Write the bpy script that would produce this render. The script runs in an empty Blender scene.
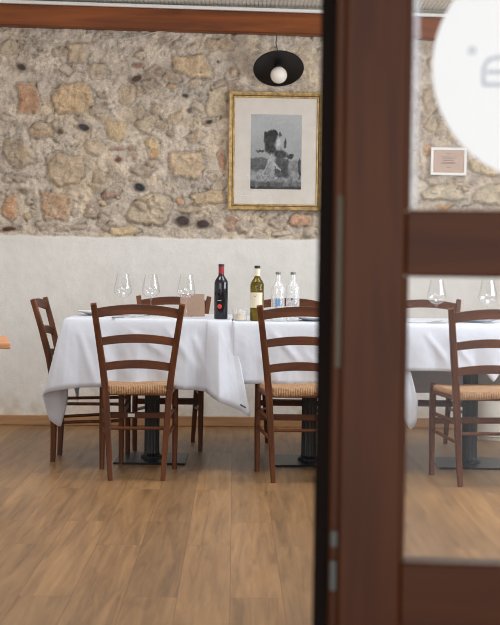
import bpy, bmesh, math, random
import numpy as np
from mathutils import Vector, Matrix, Euler

random.seed(7)
R = math.radians
scene = bpy.context.scene
C = scene.collection

# ------------------------------------------------------------------ camera
cam_data = bpy.data.cameras.new('camera')
cam = bpy.data.objects.new('camera', cam_data)
C.objects.link(cam)
cam_data.sensor_fit = 'VERTICAL'
cam_data.sensor_height = 36.0
cam_data.lens = 1337.0 / 625.0 * 36.0
cam.location = (0, 0, 1.08)
cam.matrix_world = (Matrix.Translation((0, 0, 1.08)) @ Matrix.Rotation(R(90 - 2.0), 4, 'X')
                    @ Matrix.Rotation(R(0.75), 4, 'Z'))
cam_data.clip_start = 0.05
cam_data.dof.use_dof = True
cam_data.dof.focus_distance = 6.95
cam_data.dof.aperture_fstop = 7.2
scene.camera = cam
scene.cycles.filter_width = 1.0

# ------------------------------------------------------------------ world, light, exposure
world = bpy.data.worlds.new('daylight')
scene.world = world
world.use_nodes = True
wbg = world.node_tree.nodes['Background']
wbg.inputs['Color'].default_value = (0.86, 0.93, 1.0, 1)
wbg.inputs['Strength'].default_value = 0.7


def area(name, loc, rot, sx, sy, power, color):
    l = bpy.data.lights.new(name, 'AREA')
    l.shape = 'RECTANGLE'
    l.size, l.size_y, l.energy, l.color = sx, sy, power, color
    o = bpy.data.objects.new(name, l)
    o.location, o.rotation_euler = loc, rot
    C.objects.link(o)
    return o


# daylight through the window of the right-hand wall; front fill at an added street window
area('window_daylight', (3.22, 5.6, 1.75), (0, R(104), 0), 1.6, 2.5, 118, (0.88, 0.95, 1.0))
area('front_fill', (-1.95, 1.70, 1.75), (R(106), 0, 0), 1.9, 1.6, 42, (0.90, 0.95, 1.0))
# added fill light behind the camera, brightens the door and its sticker
area('door_fill', (0.1, -0.9, 1.3), (R(90), 0, 0), 2.2, 2.4, 42, (0.95, 0.97, 1.0))
# warm ceiling lamps of the dining room
for lx, ly in ((-1.0, 6.4), (1.2, 6.4)):
    area('ceiling_lamp_light', (lx, ly, 2.78), (0, 0, 0), 0.9, 0.9, 27, (1.0, 0.97, 0.93))

vs = scene.view_settings
vs.view_transform = 'Standard'
vs.look = 'None'
vs.gamma = 1.0
vs.use_curve_mapping = False
vs.exposure = 0.0


# ------------------------------------------------------------------ colour and node helpers
def lin(c):
    c = c / 255.0
    return c / 12.92 if c <= 0.04045 else ((c + 0.055) / 1.055) ** 2.4


def rgb(r, g, b, k=1.0):
    return (min(1, lin(r) * k), min(1, lin(g) * k), min(1, lin(b) * k), 1)


def new_mat(name):
    m = bpy.data.materials.new(name)
    m.use_nodes = True
    nt = m.node_tree
    return m, nt, nt.nodes['Principled BSDF'], nt.nodes['Material Output']


def node(nt, t, **kw):
    n = nt.nodes.new(t)
    for k, v in kw.items():
        if k in n.inputs:
            n.inputs[k].default_value = v
        else:
            setattr(n, k, v)
    return n


def setup(b, **kw):
    for k, v in kw.items():
        b.inputs[k].default_value = v


def ramp(nt, stops):
    r = nt.nodes.new('ShaderNodeValToRGB')
    e = r.color_ramp.elements
    while len(e) < len(stops):
        e.new(0.5)
    for i, (p, c) in enumerate(stops):
        e[i].position = p
        e[i].color = c
    return r


def coords(nt, scale=(1, 1, 1), rot=(0, 0, 0)):
    tc = nt.nodes.new('ShaderNodeTexCoord')
    mp = nt.nodes.new('ShaderNodeMapping')
    mp.inputs['Scale'].default_value = scale
    mp.inputs['Rotation'].default_value = rot
    nt.links.new(tc.outputs['Object'], mp.inputs['Vector'])
    return mp.outputs['Vector']


def bump(nt, b, height, strength=0.3, dist=0.01):
    n = node(nt, 'ShaderNodeBump')
    n.inputs['Strength'].default_value = strength
    n.inputs['Distance'].default_value = dist
    nt.links.new(height, n.inputs['Height'])
    nt.links.new(n.outputs['Normal'], b.inputs['Normal'])


def plain(name, col, rough=0.5, metal=0.0, noise=0.0, scale=20, **kw):
    m, nt, b, out = new_mat(name)
    setup(b, **{'Roughness': rough, 'Metallic': metal})
    for k, v in kw.items():
        b.inputs[k.replace('_', ' ')].default_value = v
    n = node(nt, 'ShaderNodeTexNoise', Scale=scale, Detail=4.0)
    nt.links.new(coords(nt), n.inputs['Vector'])
    lo = tuple(c * (1 - noise) for c in col[:3]) + (1,)
    hi = tuple(min(1, c * (1 + noise)) for c in col[:3]) + (1,)
    r = ramp(nt, [(0.3, lo), (0.7, hi)])
    nt.links.new(n.outputs['Fac'], r.inputs['Fac'])
    nt.links.new(r.outputs['Color'], b.inputs['Base Color'])
    return m


def wood(name, dark, light, rough=0.4, axis='Z', scale=1.0, coat=0.0, spec=0.35):
    m, nt, b, out = new_mat(name)
    s = {'Z': (28, 28, 2.0), 'X': (2.0, 28, 28), 'Y': (28, 2.0, 28)}[axis]
    v = coords(nt, tuple(k * scale for k in s))
    n = node(nt, 'ShaderNodeTexNoise', Scale=1.0, Detail=6.0, Roughness=0.6, Distortion=0.6)
    nt.links.new(v, n.inputs['Vector'])
    r = ramp(nt, [(0.3, dark), (0.7, light)])
    nt.links.new(n.outputs['Fac'], r.inputs['Fac'])
    nt.links.new(r.outputs['Color'], b.inputs['Base Color'])
    setup(b, **{'Roughness': rough, 'Coat Weight': coat, 'Specular IOR Level': spec})
    bump(nt, b, n.outputs['Fac'], 0.12, 0.004)
    return m


def attr_mat(name, rough=0.9, bump_scale=120, bump_strength=0.5, var=0.12):
    m, nt, b, out = new_mat(name)
    a = node(nt, 'ShaderNodeAttribute', attribute_name='Col')
    n = node(nt, 'ShaderNodeTexNoise', Scale=bump_scale, Detail=6.0, Roughness=0.65)
    nt.links.new(coords(nt), n.inputs['Vector'])
    r = ramp(nt, [(0.25, (1 - var * 2,) * 3 + (1,)), (0.75, (1 + var,) * 3 + (1,))])
    nt.links.new(n.outputs['Fac'], r.inputs['Fac'])
    mx = node(nt, 'ShaderNodeMix', data_type='RGBA', blend_type='MULTIPLY')
    mx.inputs['Factor'].default_value = 1.0
    nt.links.new(a.outputs['Color'], mx.inputs['A'])
    nt.links.new(r.outputs['Color'], mx.inputs['B'])
    nt.links.new(a.outputs['Alpha'], mx.inputs['Factor'])        # alpha: how coarse the surface is (stone 1, plaster less)
    nt.links.new(mx.outputs['Result'], b.inputs['Base Color'])
    setup(b, **{'Roughness': rough, 'Specular IOR Level': 0.2})
    if bump_strength:
        mu = node(nt, 'ShaderNodeMath', operation='MULTIPLY')
        nt.links.new(n.outputs['Fac'], mu.inputs[0])
        nt.links.new(a.outputs['Alpha'], mu.inputs[1])
        bump(nt, b, mu.outputs[0], bump_strength, 0.006)
    return m


def glass_mat(name, col=(1, 1, 1, 1), rough=0.0, ior=1.45, weight=1.0):
    m, nt, b, out = new_mat(name)
    setup(b, **{'Base Color': col, 'Roughness': rough, 'IOR': ior, 'Transmission Weight': weight})
    return m


def thin_glass(name, haze=0.06, haze_col=(0.9, 0.93, 1, 1), tint=(1, 1, 1, 1), ior=1.45):
    """thin clear glass: mostly transparent, fresnel reflection, a pale haze mixed into the colour"""
    m, nt, b, out = new_mat(name)
    nt.nodes.remove(b)
    t = node(nt, 'ShaderNodeBsdfTransparent', Color=tint)
    g = node(nt, 'ShaderNodeBsdfGlossy', Roughness=0.02)
    f = node(nt, 'ShaderNodeFresnel', IOR=1.45)
    ge = node(nt, 'ShaderNodeNewGeometry')
    mr = node(nt, 'ShaderNodeMapRange')          # the same reflection on both sides of the sheet
    mr.inputs['To Min'].default_value = ior
    mr.inputs['To Max'].default_value = 1 / ior
    nt.links.new(ge.outputs['Backfacing'], mr.inputs['Value'])
    nt.links.new(mr.outputs['Result'], f.inputs['IOR'])
    m1 = node(nt, 'ShaderNodeMixShader')
    nt.links.new(f.outputs['Fac'], m1.inputs['Fac'])
    nt.links.new(t.outputs[0], m1.inputs[1])
    nt.links.new(g.outputs[0], m1.inputs[2])
    d = node(nt, 'ShaderNodeBsdfDiffuse', Color=haze_col)
    m2 = node(nt, 'ShaderNodeMixShader')
    m2.inputs['Fac'].default_value = haze
    nt.links.new(m1.outputs[0], m2.inputs[1])
    nt.links.new(d.outputs[0], m2.inputs[2])
    nt.links.new(m2.outputs[0], out.inputs['Surface'])
    return m


# ------------------------------------------------------------------ mesh helpers
def link_mesh(name, me, mat, parent=None, smooth=True):
    o = bpy.data.objects.new(name, me)
    C.objects.link(o)
    if mat is not None:
        for mm in (mat if isinstance(mat, (list, tuple)) else [mat]):
            me.materials.append(mm)
    if smooth:
        me.polygons.foreach_set('use_smooth', [True] * len(me.polygons))
    if parent is not None:
        o.parent = parent
    return o


def obj(name, verts, faces, mat, parent=None, smooth=False, sharp=None):
    me = bpy.data.meshes.new(name)
    me.from_pydata([tuple(map(float, v)) for v in verts], [], faces)
    me.update()
    o = link_mesh(name, me, mat, parent, smooth)
    if sharp:
        me.set_sharp_from_angle(angle=R(sharp))
    return o


class MB:
    """collects shapes for ONE mesh object"""
    def __init__(self):
        self.v, self.f = [], []

    def add(self, v, f):
        n = len(self.v)
        self.v += [tuple(map(float, p)) for p in v]
        self.f += [tuple(i + n for i in q) for q in f]
        return self

    def loft(self, rings, cap=True, closed=False):
        n = len(rings[0])
        v = [p for r in rings for p in r]
        f = []
        m = len(rings)
        for i in range(m if closed else m - 1):
            for j in range(n):
                a, b = i * n + j, i * n + (j + 1) % n
                c, d = ((i + 1) % m) * n + (j + 1) % n, ((i + 1) % m) * n + j
                f.append((a, b, c, d))
        if cap and not closed:
            f.append(tuple(range(n - 1, -1, -1)))
            f.append(tuple((m - 1) * n + j for j in range(n)))
        return self.add(v, f)

    def box(self, x0, x1, y0, y1, z0, z1, b=0.0):
        """box with chamfered edges"""
        if b <= 0:
            v = [(x, y, z) for z in (z0, z1) for (x, y) in ((x0, y0), (x1, y0), (x1, y1), (x0, y1))]
            return self.add(v, [(3, 2, 1, 0), (4, 5, 6, 7), (0, 1, 5, 4), (1, 2, 6, 5), (2, 3, 7, 6), (3, 0, 4, 7)])

        def ring(z, k):
            q = b * k
            a0, a1, c0, c1 = x0 + q, x1 - q, y0 + q, y1 - q
            t = b * 0.999
            return [(a0 + t, c0, z), (a1 - t, c0, z), (a1, c0 + t, z), (a1, c1 - t, z),
                    (a1 - t, c1, z), (a0 + t, c1, z), (a0, c1 - t, z), (a0, c0 + t, z)]
        return self.loft([ring(z0, 1), ring(z0 + b, 0), ring(z1 - b, 0), ring(z1, 1)])

    def bar(self, pts, w, d, up=(0, 1, 0), ch=0.25):
        """rectangular bar with chamfered edges along pts; w across, d along `up`"""
        pts = [Vector(p) for p in pts]
        ws = w if isinstance(w, (list, tuple)) else [w] * len(pts)
        ds = d if isinstance(d, (list, tuple)) else [d] * len(pts)
        rings = []
        for i, p in enumerate(pts):
            t = (pts[min(i + 1, len(pts) - 1)] - pts[max(i - 1, 0)]).normalized()
            s = t.cross(Vector(up)).normalized()
            u = s.cross(t).normalized()
            a, b = ws[i] / 2, ds[i] / 2
            c = min(a, b) * ch
            prof = [(-a + c, -b), (a - c, -b), (a, -b + c), (a, b - c), (a - c, b), (-a + c, b), (-a, b - c), (-a, -b + c)]
            rings.append([p + s * x + u * y for x, y in prof])
        return self.loft(rings)

    def tube(self, pts, r, n=12):
        pts = [Vector(p) for p in pts]
        rs = r if isinstance(r, (list, tuple)) else [r] * len(pts)
        rings = []
        ref = None
        for i, p in enumerate(pts):
            t = (pts[min(i + 1, len(pts) - 1)] - pts[max(i - 1, 0)]).normalized()
            if ref is None:
                ref = Vector((0, 0, 1)) if abs(t.z) < 0.9 else Vector((1, 0, 0))
            s = t.cross(ref).normalized()
            u = s.cross(t).normalized()
            ref = u
            rings.append([p + (s * math.cos(k * 2 * math.pi / n) + u * math.sin(k * 2 * math.pi / n)) * rs[i] for k in range(n)])
        return self.loft(rings)

    def lathe(self, prof, n=40, cx=0, cy=0, cz=0, flute=0.0, nf=0):
        rings = []
        for r, z in prof:
            ring = []
            for k in range(n):
                a = 2 * math.pi * k / n
                rr = r * (1 - flute * (0.5 + 0.5 * math.cos(nf * a))) if flute else r
                ring.append((cx + rr * math.cos(a), cy + rr * math.sin(a), cz + z))
            rings.append(ring)
        return self.loft(rings)

    def grid(self, nu, nv, fn):
        v = [fn(i / (nu - 1), j / (nv - 1)) for j in range(nv) for i in range(nu)]
        f = [(j * nu + i, j * nu + i + 1, (j + 1) * nu + i + 1, (j + 1) * nu + i) for j in range(nv - 1) for i in range(nu - 1)]
        return self.add(v, f)

    def move(self, M):
        self.v = [tuple(M @ Vector(p)) for p in self.v]
        return self

    def build(self, name, mat, parent=None, smooth=False, sharp=35):
        return obj(name, self.v, self.f, mat, parent, smooth, sharp if smooth else None)


def tag(o, label=None, cat=None, group=None, kind=None):
    for k, v in (('label', label), ('category', cat), ('group', group), ('kind', kind)):
        if v:
            o[k] = v
    return o


def thing(name, label, cat, loc=(0, 0, 0), rz=0.0, group=None):
    o = bpy.data.objects.new(name, None)
    C.objects.link(o)
    o.location = loc
    o.rotation_euler = (0, 0, rz)
    return tag(o, label, cat, group)


def copy_tree(o, loc, rz, label, parent=None):
    c = o.copy()
    C.objects.link(c)
    c.location = loc
    c.rotation_euler = (0, 0, rz)
    c['label'] = label
    for ch in o.children:
        d = ch.copy()
        C.objects.link(d)
        d.parent = c
        for g in ch.children:
            e = g.copy()
            C.objects.link(e)
            e.parent = d
    return c


def value_noise(U, V, cell, seed):
    """smooth value noise sampled at arrays U, V (metres) with the given cell size"""
    rng = np.random.RandomState(seed)
    T = rng.rand(256, 256)
    x, y = U / cell + 1000.0, V / cell + 1000.0
    xi, yi = np.floor(x).astype(int), np.floor(y).astype(int)
    fx, fy = x - xi, y - yi
    fx, fy = fx * fx * (3 - 2 * fx), fy * fy * (3 - 2 * fy)
    g = lambda a, b: T[a % 256, b % 256]
    return ((g(xi, yi) * (1 - fx) + g(xi + 1, yi) * fx) * (1 - fy) + (g(xi, yi + 1) * (1 - fx) + g(xi + 1, yi + 1) * fx) * fy) * 2 - 1


def fbm(U, V, cell, seed, octaves=4, gain=0.55):
    s, a, t = 0, 1.0, 0
    for k in range(octaves):
        s = s + a * value_noise(U, V, cell / 2 ** k, seed + 17 * k)
        t += a
        a *= gain
    return s / t


def smooth01(x):
    x = np.clip(x, 0, 1)
    return x * x * (3 - 2 * x)


# ------------------------------------------------------------------ materials
M = {}
M['chair_wood'] = wood('stained walnut', rgb(66, 33, 15), rgb(110, 60, 28), 0.5, 'Z')
M['chair_wood_x'] = wood('stained walnut rails', rgb(66, 33, 15), rgb(110, 60, 28), 0.5, 'X')
M['beam_wood'] = wood('varnished beam', rgb(94, 45, 14), rgb(146, 78, 30), 0.45, 'X', 0.6)
M['door_wood'] = wood('varnished mahogany', rgb(60, 28, 9), rgb(80, 41, 14), 0.42, 'Z', 1.2, 0.0, 0.15)
M['door_wood_x'] = wood('varnished mahogany rail', rgb(60, 28, 9), rgb(80, 41, 14), 0.42, 'X', 1.2, 0.0, 0.15)
M['base_wood'] = wood('oak skirting', rgb(150, 112, 78), rgb(182, 142, 104), 0.55, 'X', 0.7)
M['pine'] = wood('orange pine', rgb(186, 126, 84), rgb(214, 158, 114), 0.45, 'X', 0.7)
M['board'] = wood('table board', rgb(120, 84, 54), rgb(150, 108, 74), 0.5, 'X')
M['rebate_shade'] = plain('dark rebate shade', rgb(20, 13, 10), 0.9, Specular_IOR_Level=0.1)  # near black stands in for the shadow in the rebate
M['steel'] = plain('dull steel', rgb(150, 152, 150), 0.35, 0.8)
M['lock_metal'] = plain('tarnished lock metal', rgb(76, 76, 72), 0.5, 0.3)
M['edge_reflection'] = plain('edge reflection tone', rgb(76, 66, 50), 0.6, 0, 0.1)  # tone stands in for a faint reflection on the door edge
M['black_iron'] = plain('black painted iron', rgb(20, 22, 28), 0.4, 0.0, 0.08)
M['black_enamel'] = plain('black enamel', rgb(22, 22, 24), 0.35)
M['opal'] = plain('opal bulb glass', rgb(238, 230, 222), 0.15)
M['white_paint'] = plain('white paint', rgb(236, 235, 232), 0.5, 0, 0.02)
M['ceiling'] = plain('off white boards', rgb(246, 242, 234), 0.6, 0, 0.05, 6)
M['porcelain'] = plain('white porcelain', rgb(236, 236, 236), 0.2)
M['gold'] = plain('worn gilt', rgb(188, 158, 106), 0.45, 0.25, 0.45, 30)
M['gold_dark'] = plain('dark gilt', rgb(92, 64, 34), 0.5, 0.3, 0.25, 40)
M['mat_board'] = plain('aged mat board', rgb(206, 198, 190), 0.8, 0, 0.05, 12)
M['pink_paper'] = plain('pinkish paper', rgb(196, 172, 158), 0.8, 0, 0.04, 30)
M['ink'] = plain('grey ink', rgb(110, 98, 96), 0.8)
M['sticker'] = plain('white vinyl', rgb(246, 247, 248), 0.5)
M['sticker_ink'] = plain('grey print', rgb(202, 208, 216), 0.6)
M['kraft'] = plain('kraft paper', rgb(150, 124, 108), 0.8, 0, 0.06, 40)
M['pot'] = plain('pale glazed clay', rgb(226, 222, 214), 0.4, 0, 0.03)
M['goblet'] = thin_glass('thin goblet glass', 0.02, ior=1.75)
M['bottle_clear'] = thin_glass('clear bottle glass', 0.18, (0.93, 0.95, 0.97, 1), ior=1.7)
M['clear_glass'] = glass_mat('clear glass', (1, 1, 1, 1))
M['red_glass'] = plain('dark wine bottle glass', rgb(24, 24, 34), 0.08)
M['olive_glass'] = glass_mat('olive bottle glass', rgb(128, 110, 26), 0.0, 1.35, 0.85)
M['wax'] = plain('cream wax', rgb(226, 200, 150), 0.5)
M['red_foil'] = plain('red foil', rgb(150, 26, 48), 0.35, 0.2)
M['dark_foil'] = plain('dark foil', rgb(32, 24, 30), 0.4)
M['cream_label'] = plain('cream paper label', rgb(226, 220, 200), 0.7, 0, 0.03)
M['red_seal'] = plain('red paper seal', rgb(206, 70, 62), 0.7)
M['blue_print'] = plain('blue print', rgb(96, 150, 205), 0.6)
M['dark_print'] = plain('dark print', rgb(70, 72, 80), 0.6)
M['pane'] = thin_glass('hazy door glass', 0.012, ior=1.13)  # pale haze mixed in to lift the darks seen through it
M['bevel'] = thin_glass('cut glass edge', 0.22, (0.85, 0.91, 1.0, 1))  # bluish white haze mixed in as the edge's painted highlight
M['picture_glass'] = thin_glass('picture glass', 0.01, ior=1.15)
M['window_glass'] = thin_glass('window glass', 0.02)


def make_cloth_mat():
    m, nt, b, out = new_mat('white linen')
    v = coords(nt)
    n = node(nt, 'ShaderNodeTexNoise', Scale=9.0, Detail=5.0, Roughness=0.55)
    nt.links.new(v, n.inputs['Vector'])
    w = node(nt, 'ShaderNodeTexNoise', Scale=420.0, Detail=2.0)
    nt.links.new(v, w.inputs['Vector'])
    ad = node(nt, 'ShaderNodeMath', operation='MULTIPLY_ADD')
    ad.inputs[1].default_value = 0.06
    nt.links.new(w.outputs['Fac'], ad.inputs[0])
    nt.links.new(n.outputs['Fac'], ad.inputs[2])
    setup(b, **{'Base Color': rgb(216, 221, 233), 'Roughness': 0.85, 'Sheen Weight': 0.15, 'Specular IOR Level': 0.15})
    bump(nt, b, ad.outputs[0], 0.22, 0.02)
    tr = node(nt, 'ShaderNodeBsdfTranslucent', Color=rgb(225, 230, 242))
    mx = node(nt, 'ShaderNodeMixShader')
    mx.inputs['Fac'].default_value = 0.12
    nt.links.new(b.outputs[0], mx.inputs[1])
    nt.links.new(tr.outputs[0], mx.inputs[2])
    nt.links.new(mx.outputs[0], out.inputs['Surface'])
    return m


def make_rush_mat():
    m, nt, b, out = new_mat('woven rush')
    a = node(nt, 'ShaderNodeAttribute', attribute_name='strand')
    mul = node(nt, 'ShaderNodeMath', operation='MULTIPLY')
    mul.inputs[1].default_value = 2 * math.pi / 0.0085
    nt.links.new(a.outputs['Fac'], mul.inputs[0])
    si = node(nt, 'ShaderNodeMath', operation='SINE')
    nt.links.new(mul.outputs[0], si.inputs[0])
    n = node(nt, 'ShaderNodeTexNoise', Scale=60.0, Detail=4.0)
    nt.links.new(coords(nt), n.inputs['Vector'])
    ad = node(nt, 'ShaderNodeMath', operation='MULTIPLY_ADD')
    ad.inputs[1].default_value = 0.22
    nt.links.new(si.outputs[0], ad.inputs[0])
    nt.links.new(n.outputs['Fac'], ad.inputs[2])
    r = ramp(nt, [(0.2, rgb(112, 80, 52)), (0.5, rgb(172, 130, 92)), (0.85, rgb(200, 164, 124))])
    nt.links.new(ad.outputs[0], r.inputs['Fac'])
    nt.links.new(r.outputs['Color'], b.inputs['Base Color'])
    setup(b, Roughness=0.7)
    bump(nt, b, ad.outputs[0], 0.6, 0.004)
    return m


def make_floor_mat():
    m, nt, b, out = new_mat('oak laminate planks')
    v = coords(nt, (1, 1, 1), (0, 0, R(89.3)))
    br = node(nt, 'ShaderNodeTexBrick', offset=0.37, offset_frequency=2, squash=1.0)
    br.inputs['Scale'].default_value = 1.0
    br.inputs['Brick Width'].default_value = 1.28
    br.inputs['Row Height'].default_value = 0.172
    br.inputs['Mortar Size'].default_value = 0.0012
    br.inputs['Mortar Smooth'].default_value = 0.2
    br.inputs['Color1'].default_value = (0, 0, 0, 1)
    br.inputs['Color2'].default_value = (1, 1, 1, 1)
    br.inputs['Mortar'].default_value = (0.5, 0.5, 0.5, 1)
    nt.links.new(v, br.inputs['Vector'])
    # grain, shifted per plank
    tc = coords(nt, (26, 1.5, 1))
    off = node(nt, 'ShaderNodeVectorMath', operation='SCALE')
    off.inputs['Scale'].default_value = 37.0
    nt.links.new(br.outputs['Color'], off.inputs[0])
    av = node(nt, 'ShaderNodeVectorMath', operation='ADD')
    nt.links.new(tc, av.inputs[0])
    nt.links.new(off.outputs[0], av.inputs[1])
    g = node(nt, 'ShaderNodeTexNoise', Scale=1.0, Detail=7.0, Roughness=0.62, Distortion=0.8)
    nt.links.new(av.outputs[0], g.inputs['Vector'])
    tc2 = coords(nt, (7, 0.9, 1))
    av2 = node(nt, 'ShaderNodeVectorMath', operation='ADD')
    nt.links.new(tc2, av2.inputs[0])
    nt.links.new(off.outputs[0], av2.inputs[1])
    k = node(nt, 'ShaderNodeTexNoise', Scale=1.0, Detail=5.0, Roughness=0.6, Distortion=1.2)
    nt.links.new(av2.outputs[0], k.inputs['Vector'])
    r1 = ramp(nt, [(0.28, rgb(116, 88, 57)), (0.5, rgb(147, 113, 76)), (0.72, rgb(166, 130, 90))])
    nt.links.new(g.outputs['Fac'], r1.inputs['Fac'])
    r2 = ramp(nt, [(0.24, (0.56, 0.53, 0.51, 1)), (0.42, (0.88, 0.87, 0.86, 1)), (0.7, (1.06, 1.05, 1.04, 1))])
    nt.links.new(k.outputs['Fac'], r2.inputs['Fac'])
    mx = node(nt, 'ShaderNodeMix', data_type='RGBA', blend_type='MULTIPLY')
    mx.inputs['Factor'].default_value = 1.0
    nt.links.new(r1.outputs['Color'], mx.inputs['A'])
    nt.links.new(r2.outputs['Color'], mx.inputs['B'])
    r3 = ramp(nt, [(0.0, (0.82, 0.81, 0.80, 1)), (1.0, (1.08, 1.06, 1.03, 1))])
    nt.links.new(br.outputs['Color'], r3.inputs['Fac'])
    mx2 = node(nt, 'ShaderNodeMix', data_type='RGBA', blend_type='MULTIPLY')
    mx2.inputs['Factor'].default_value = 1.0
    nt.links.new(mx.outputs['Result'], mx2.inputs['A'])
    nt.links.new(r3.outputs['Color'], mx2.inputs['B'])
    mx3 = node(nt, 'ShaderNodeMix', data_type='RGBA')
    nt.links.new(br.outputs['Fac'], mx3.inputs['Factor'])
    nt.links.new(mx2.outputs['Result'], mx3.inputs['A'])
    mx3.inputs['B'].default_value = rgb(104, 77, 52)
    nt.links.new(mx3.outputs['Result'], b.inputs['Base Color'])
    setup(b, **{'Roughness': 0.42, 'Specular IOR Level': 0.45})
    bump(nt, b, g.outputs['Fac'], 0.06, 0.003)
    return m


M['cloth'] = make_cloth_mat()
M['rush'] = make_rush_mat()
M['floor'] = make_floor_mat()
M['wall'] = attr_mat('stone and plaster', 0.92, 110, 1.0, 0.18)
M['plaster'] = plain('pale plaster', rgb(226, 220, 212), 0.9, 0, 0.03, 4)
M['print'] = attr_mat('engraving print', 0.8, 300, 0, 0.04)
M['paving'] = plain('grey doorstep stone', rgb(150, 146, 140), 0.8, 0, 0.1, 8)

# stones of the back wall, read in metres along the wall: (u, z, ru, rz, turn, colour, height mm)
PEBBLES = [
    (-1.534,2.374,0.04,0.027,-25,(66,58,48),10),
    (-1.412,1.99,0.06,0.034,0,(165,150,130),14),
    (-1.294,1.998,0.047,0.034,0,(160,145,128),12),
    (-1.627,2.5,0.06,0.054,0,(172,156,135),10),
    (-0.767,2.399,0.04,0.02,0,(125,92,80),8),
    (-0.776,2.312,0.05,0.027,15,(78,60,52),14),
    (-0.944,2.124,0.034,0.021,20,(190,182,172),8),
    (-0.984,2.143,0.027,0.017,-10,(110,98,88),6),
    (-1.121,1.988,0.05,0.03,-10,(62,58,60),14),
    (-0.621,2.362,0.04,0.028,20,(122,106,92),10),
    (-0.533,2.264,0.04,0.03,-20,(182,138,98),8),
    (-0.449,2.206,0.026,0.017,-10,(66,58,55),8),
    (-0.421,2.11,0.021,0.021,0,(84,76,72),8),
    (-0.288,2.036,0.03,0.017,15,(52,47,45),6),
    (-0.237,2.435,0.013,0.013,0,(86,80,76),5),
    (-0.121,2.371,0.04,0.04,0,(172,150,125),10),
    (-1.273,1.953,0.027,0.021,-20,(92,76,62),8),
    (-1.487,1.389,0.027,0.037,-10,(186,156,108),16),
    (-1.481,1.485,0.044,0.027,-30,(166,152,132),14),
    (-1.515,1.558,0.044,0.021,-5,(112,97,82),8),
    (-1.612,1.304,0.067,0.021,5,(80,54,46),10),
    (-0.888,1.846,0.064,0.02,0,(152,126,112),8),
    (-0.802,1.854,0.027,0.02,0,(142,98,88),8),
    (-0.887,1.773,0.031,0.021,15,(98,66,56),12),
    (-0.784,1.798,0.016,0.034,0,(142,108,92),8),
    (-0.746,1.599,0.051,0.034,-12,(46,49,53),20),
    (-0.951,1.536,0.077,0.024,-2,(150,106,96),16),
    (-0.997,1.486,0.034,0.02,0,(192,166,135),10),
    (-0.843,1.298,0.128,0.034,0,(196,172,132),10),
    (-1.054,1.85,0.081,0.06,-10,(168,150,128),12),
    (-1.012,1.658,0.054,0.06,-20,(162,143,122),12),
    (-0.92,1.68,0.047,0.054,0,(170,154,138),12),
    (-0.72,1.71,0.094,0.04,0,(158,142,128),12),
    (-1.063,1.431,0.067,0.067,0,(150,134,120),14),
    (-0.99,1.373,0.047,0.054,-40,(158,144,130),14),
    (-0.201,1.785,0.03,0.081,5,(172,118,84),6),
    (-0.655,1.817,0.037,0.034,0,(194,142,95),8),
    (-0.55,1.948,0.027,0.034,0,(142,122,102),14),
    (-0.383,1.935,0.074,0.047,20,(172,150,128),14),
    (-0.471,1.507,0.03,0.03,0,(188,130,86),8),
    (-0.457,1.374,0.06,0.044,-10,(60,50,50),22),
    (-0.323,1.356,0.057,0.037,5,(66,55,55),20),
    (-0.404,1.451,0.094,0.027,0,(172,154,132),14),
    (-0.129,1.365,0.06,0.054,0,(158,118,100),14),
    (0.019,1.381,0.027,0.044,0,(196,186,170),14),
    (0.328,1.385,0.087,0.057,0,(192,142,112),16),
    (0.193,1.383,0.067,0.06,0,(182,168,155),18),
    (0.208,1.296,0.081,0.027,0,(186,172,155),12),
    (-0.048,1.339,0.067,0.047,0,(160,148,134),14),
    (0.41,1.312,0.06,0.047,0,(176,164,150),14),
    (1.185,1.875,0.047,0.054,0,(204,142,90),10),
    (1.366,1.992,0.067,0.054,0,(190,172,142),12),
    (1.287,1.493,0.06,0.03,0,(178,134,84),12),
    (1.42,1.643,0.06,0.021,-10,(188,172,146),10),
    (-0.678,1.477,0.04,0.034,0,(186,168,146),24),
    (-0.731,1.47,0.047,0.034,-30,(182,166,145),22),
    (-0.832,2.205,0.06,0.081,0,(166,146,122),6),
    (-0.751,2.094,0.047,0.06,0,(168,150,128),8),
    (-1.032,2.367,0.074,0.067,0,(166,148,128),8),
    (-1.284,2.481,0.054,0.04,0,(158,142,126),8),
    (-0.651,2.109,0.034,0.047,0,(164,146,124),10),
    (-0.604,2.011,0.047,0.04,0,(170,152,130),10),
    (-0.518,2.059,0.054,0.04,30,(172,152,128),12),
    (-0.246,1.664,0.047,0.034,0,(160,142,122),8),
    (-1.621,1.642,0.047,0.04,0,(165,150,134),12),
    (-1.542,1.63,0.054,0.027,0,(158,142,126),10),
    (-1.374,1.327,0.06,0.034,0,(160,146,130),10),
    (-1.248,1.316,0.06,0.027,0,(164,148,132),10),
    (-1.155,1.324,0.054,0.02,0,(150,136,122),8),
    (-0.277,2.547,0.06,0.047,0,(170,148,122),10),
    (-0.184,2.556,0.081,0.054,0,(168,146,122),10),
    (-0.41,2.531,0.054,0.034,35,(158,144,130),8),
    (-0.503,2.549,0.06,0.027,35,(154,140,128),8),
    (-0.59,2.574,0.054,0.034,0,(160,144,130),8),
    (1.291,2.379,0.067,0.081,0,(182,164,138),10),
    (1.192,2.21,0.06,0.094,0,(176,158,134),10),
    (1.209,2.043,0.054,0.06,0,(184,166,140),12)
]
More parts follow.
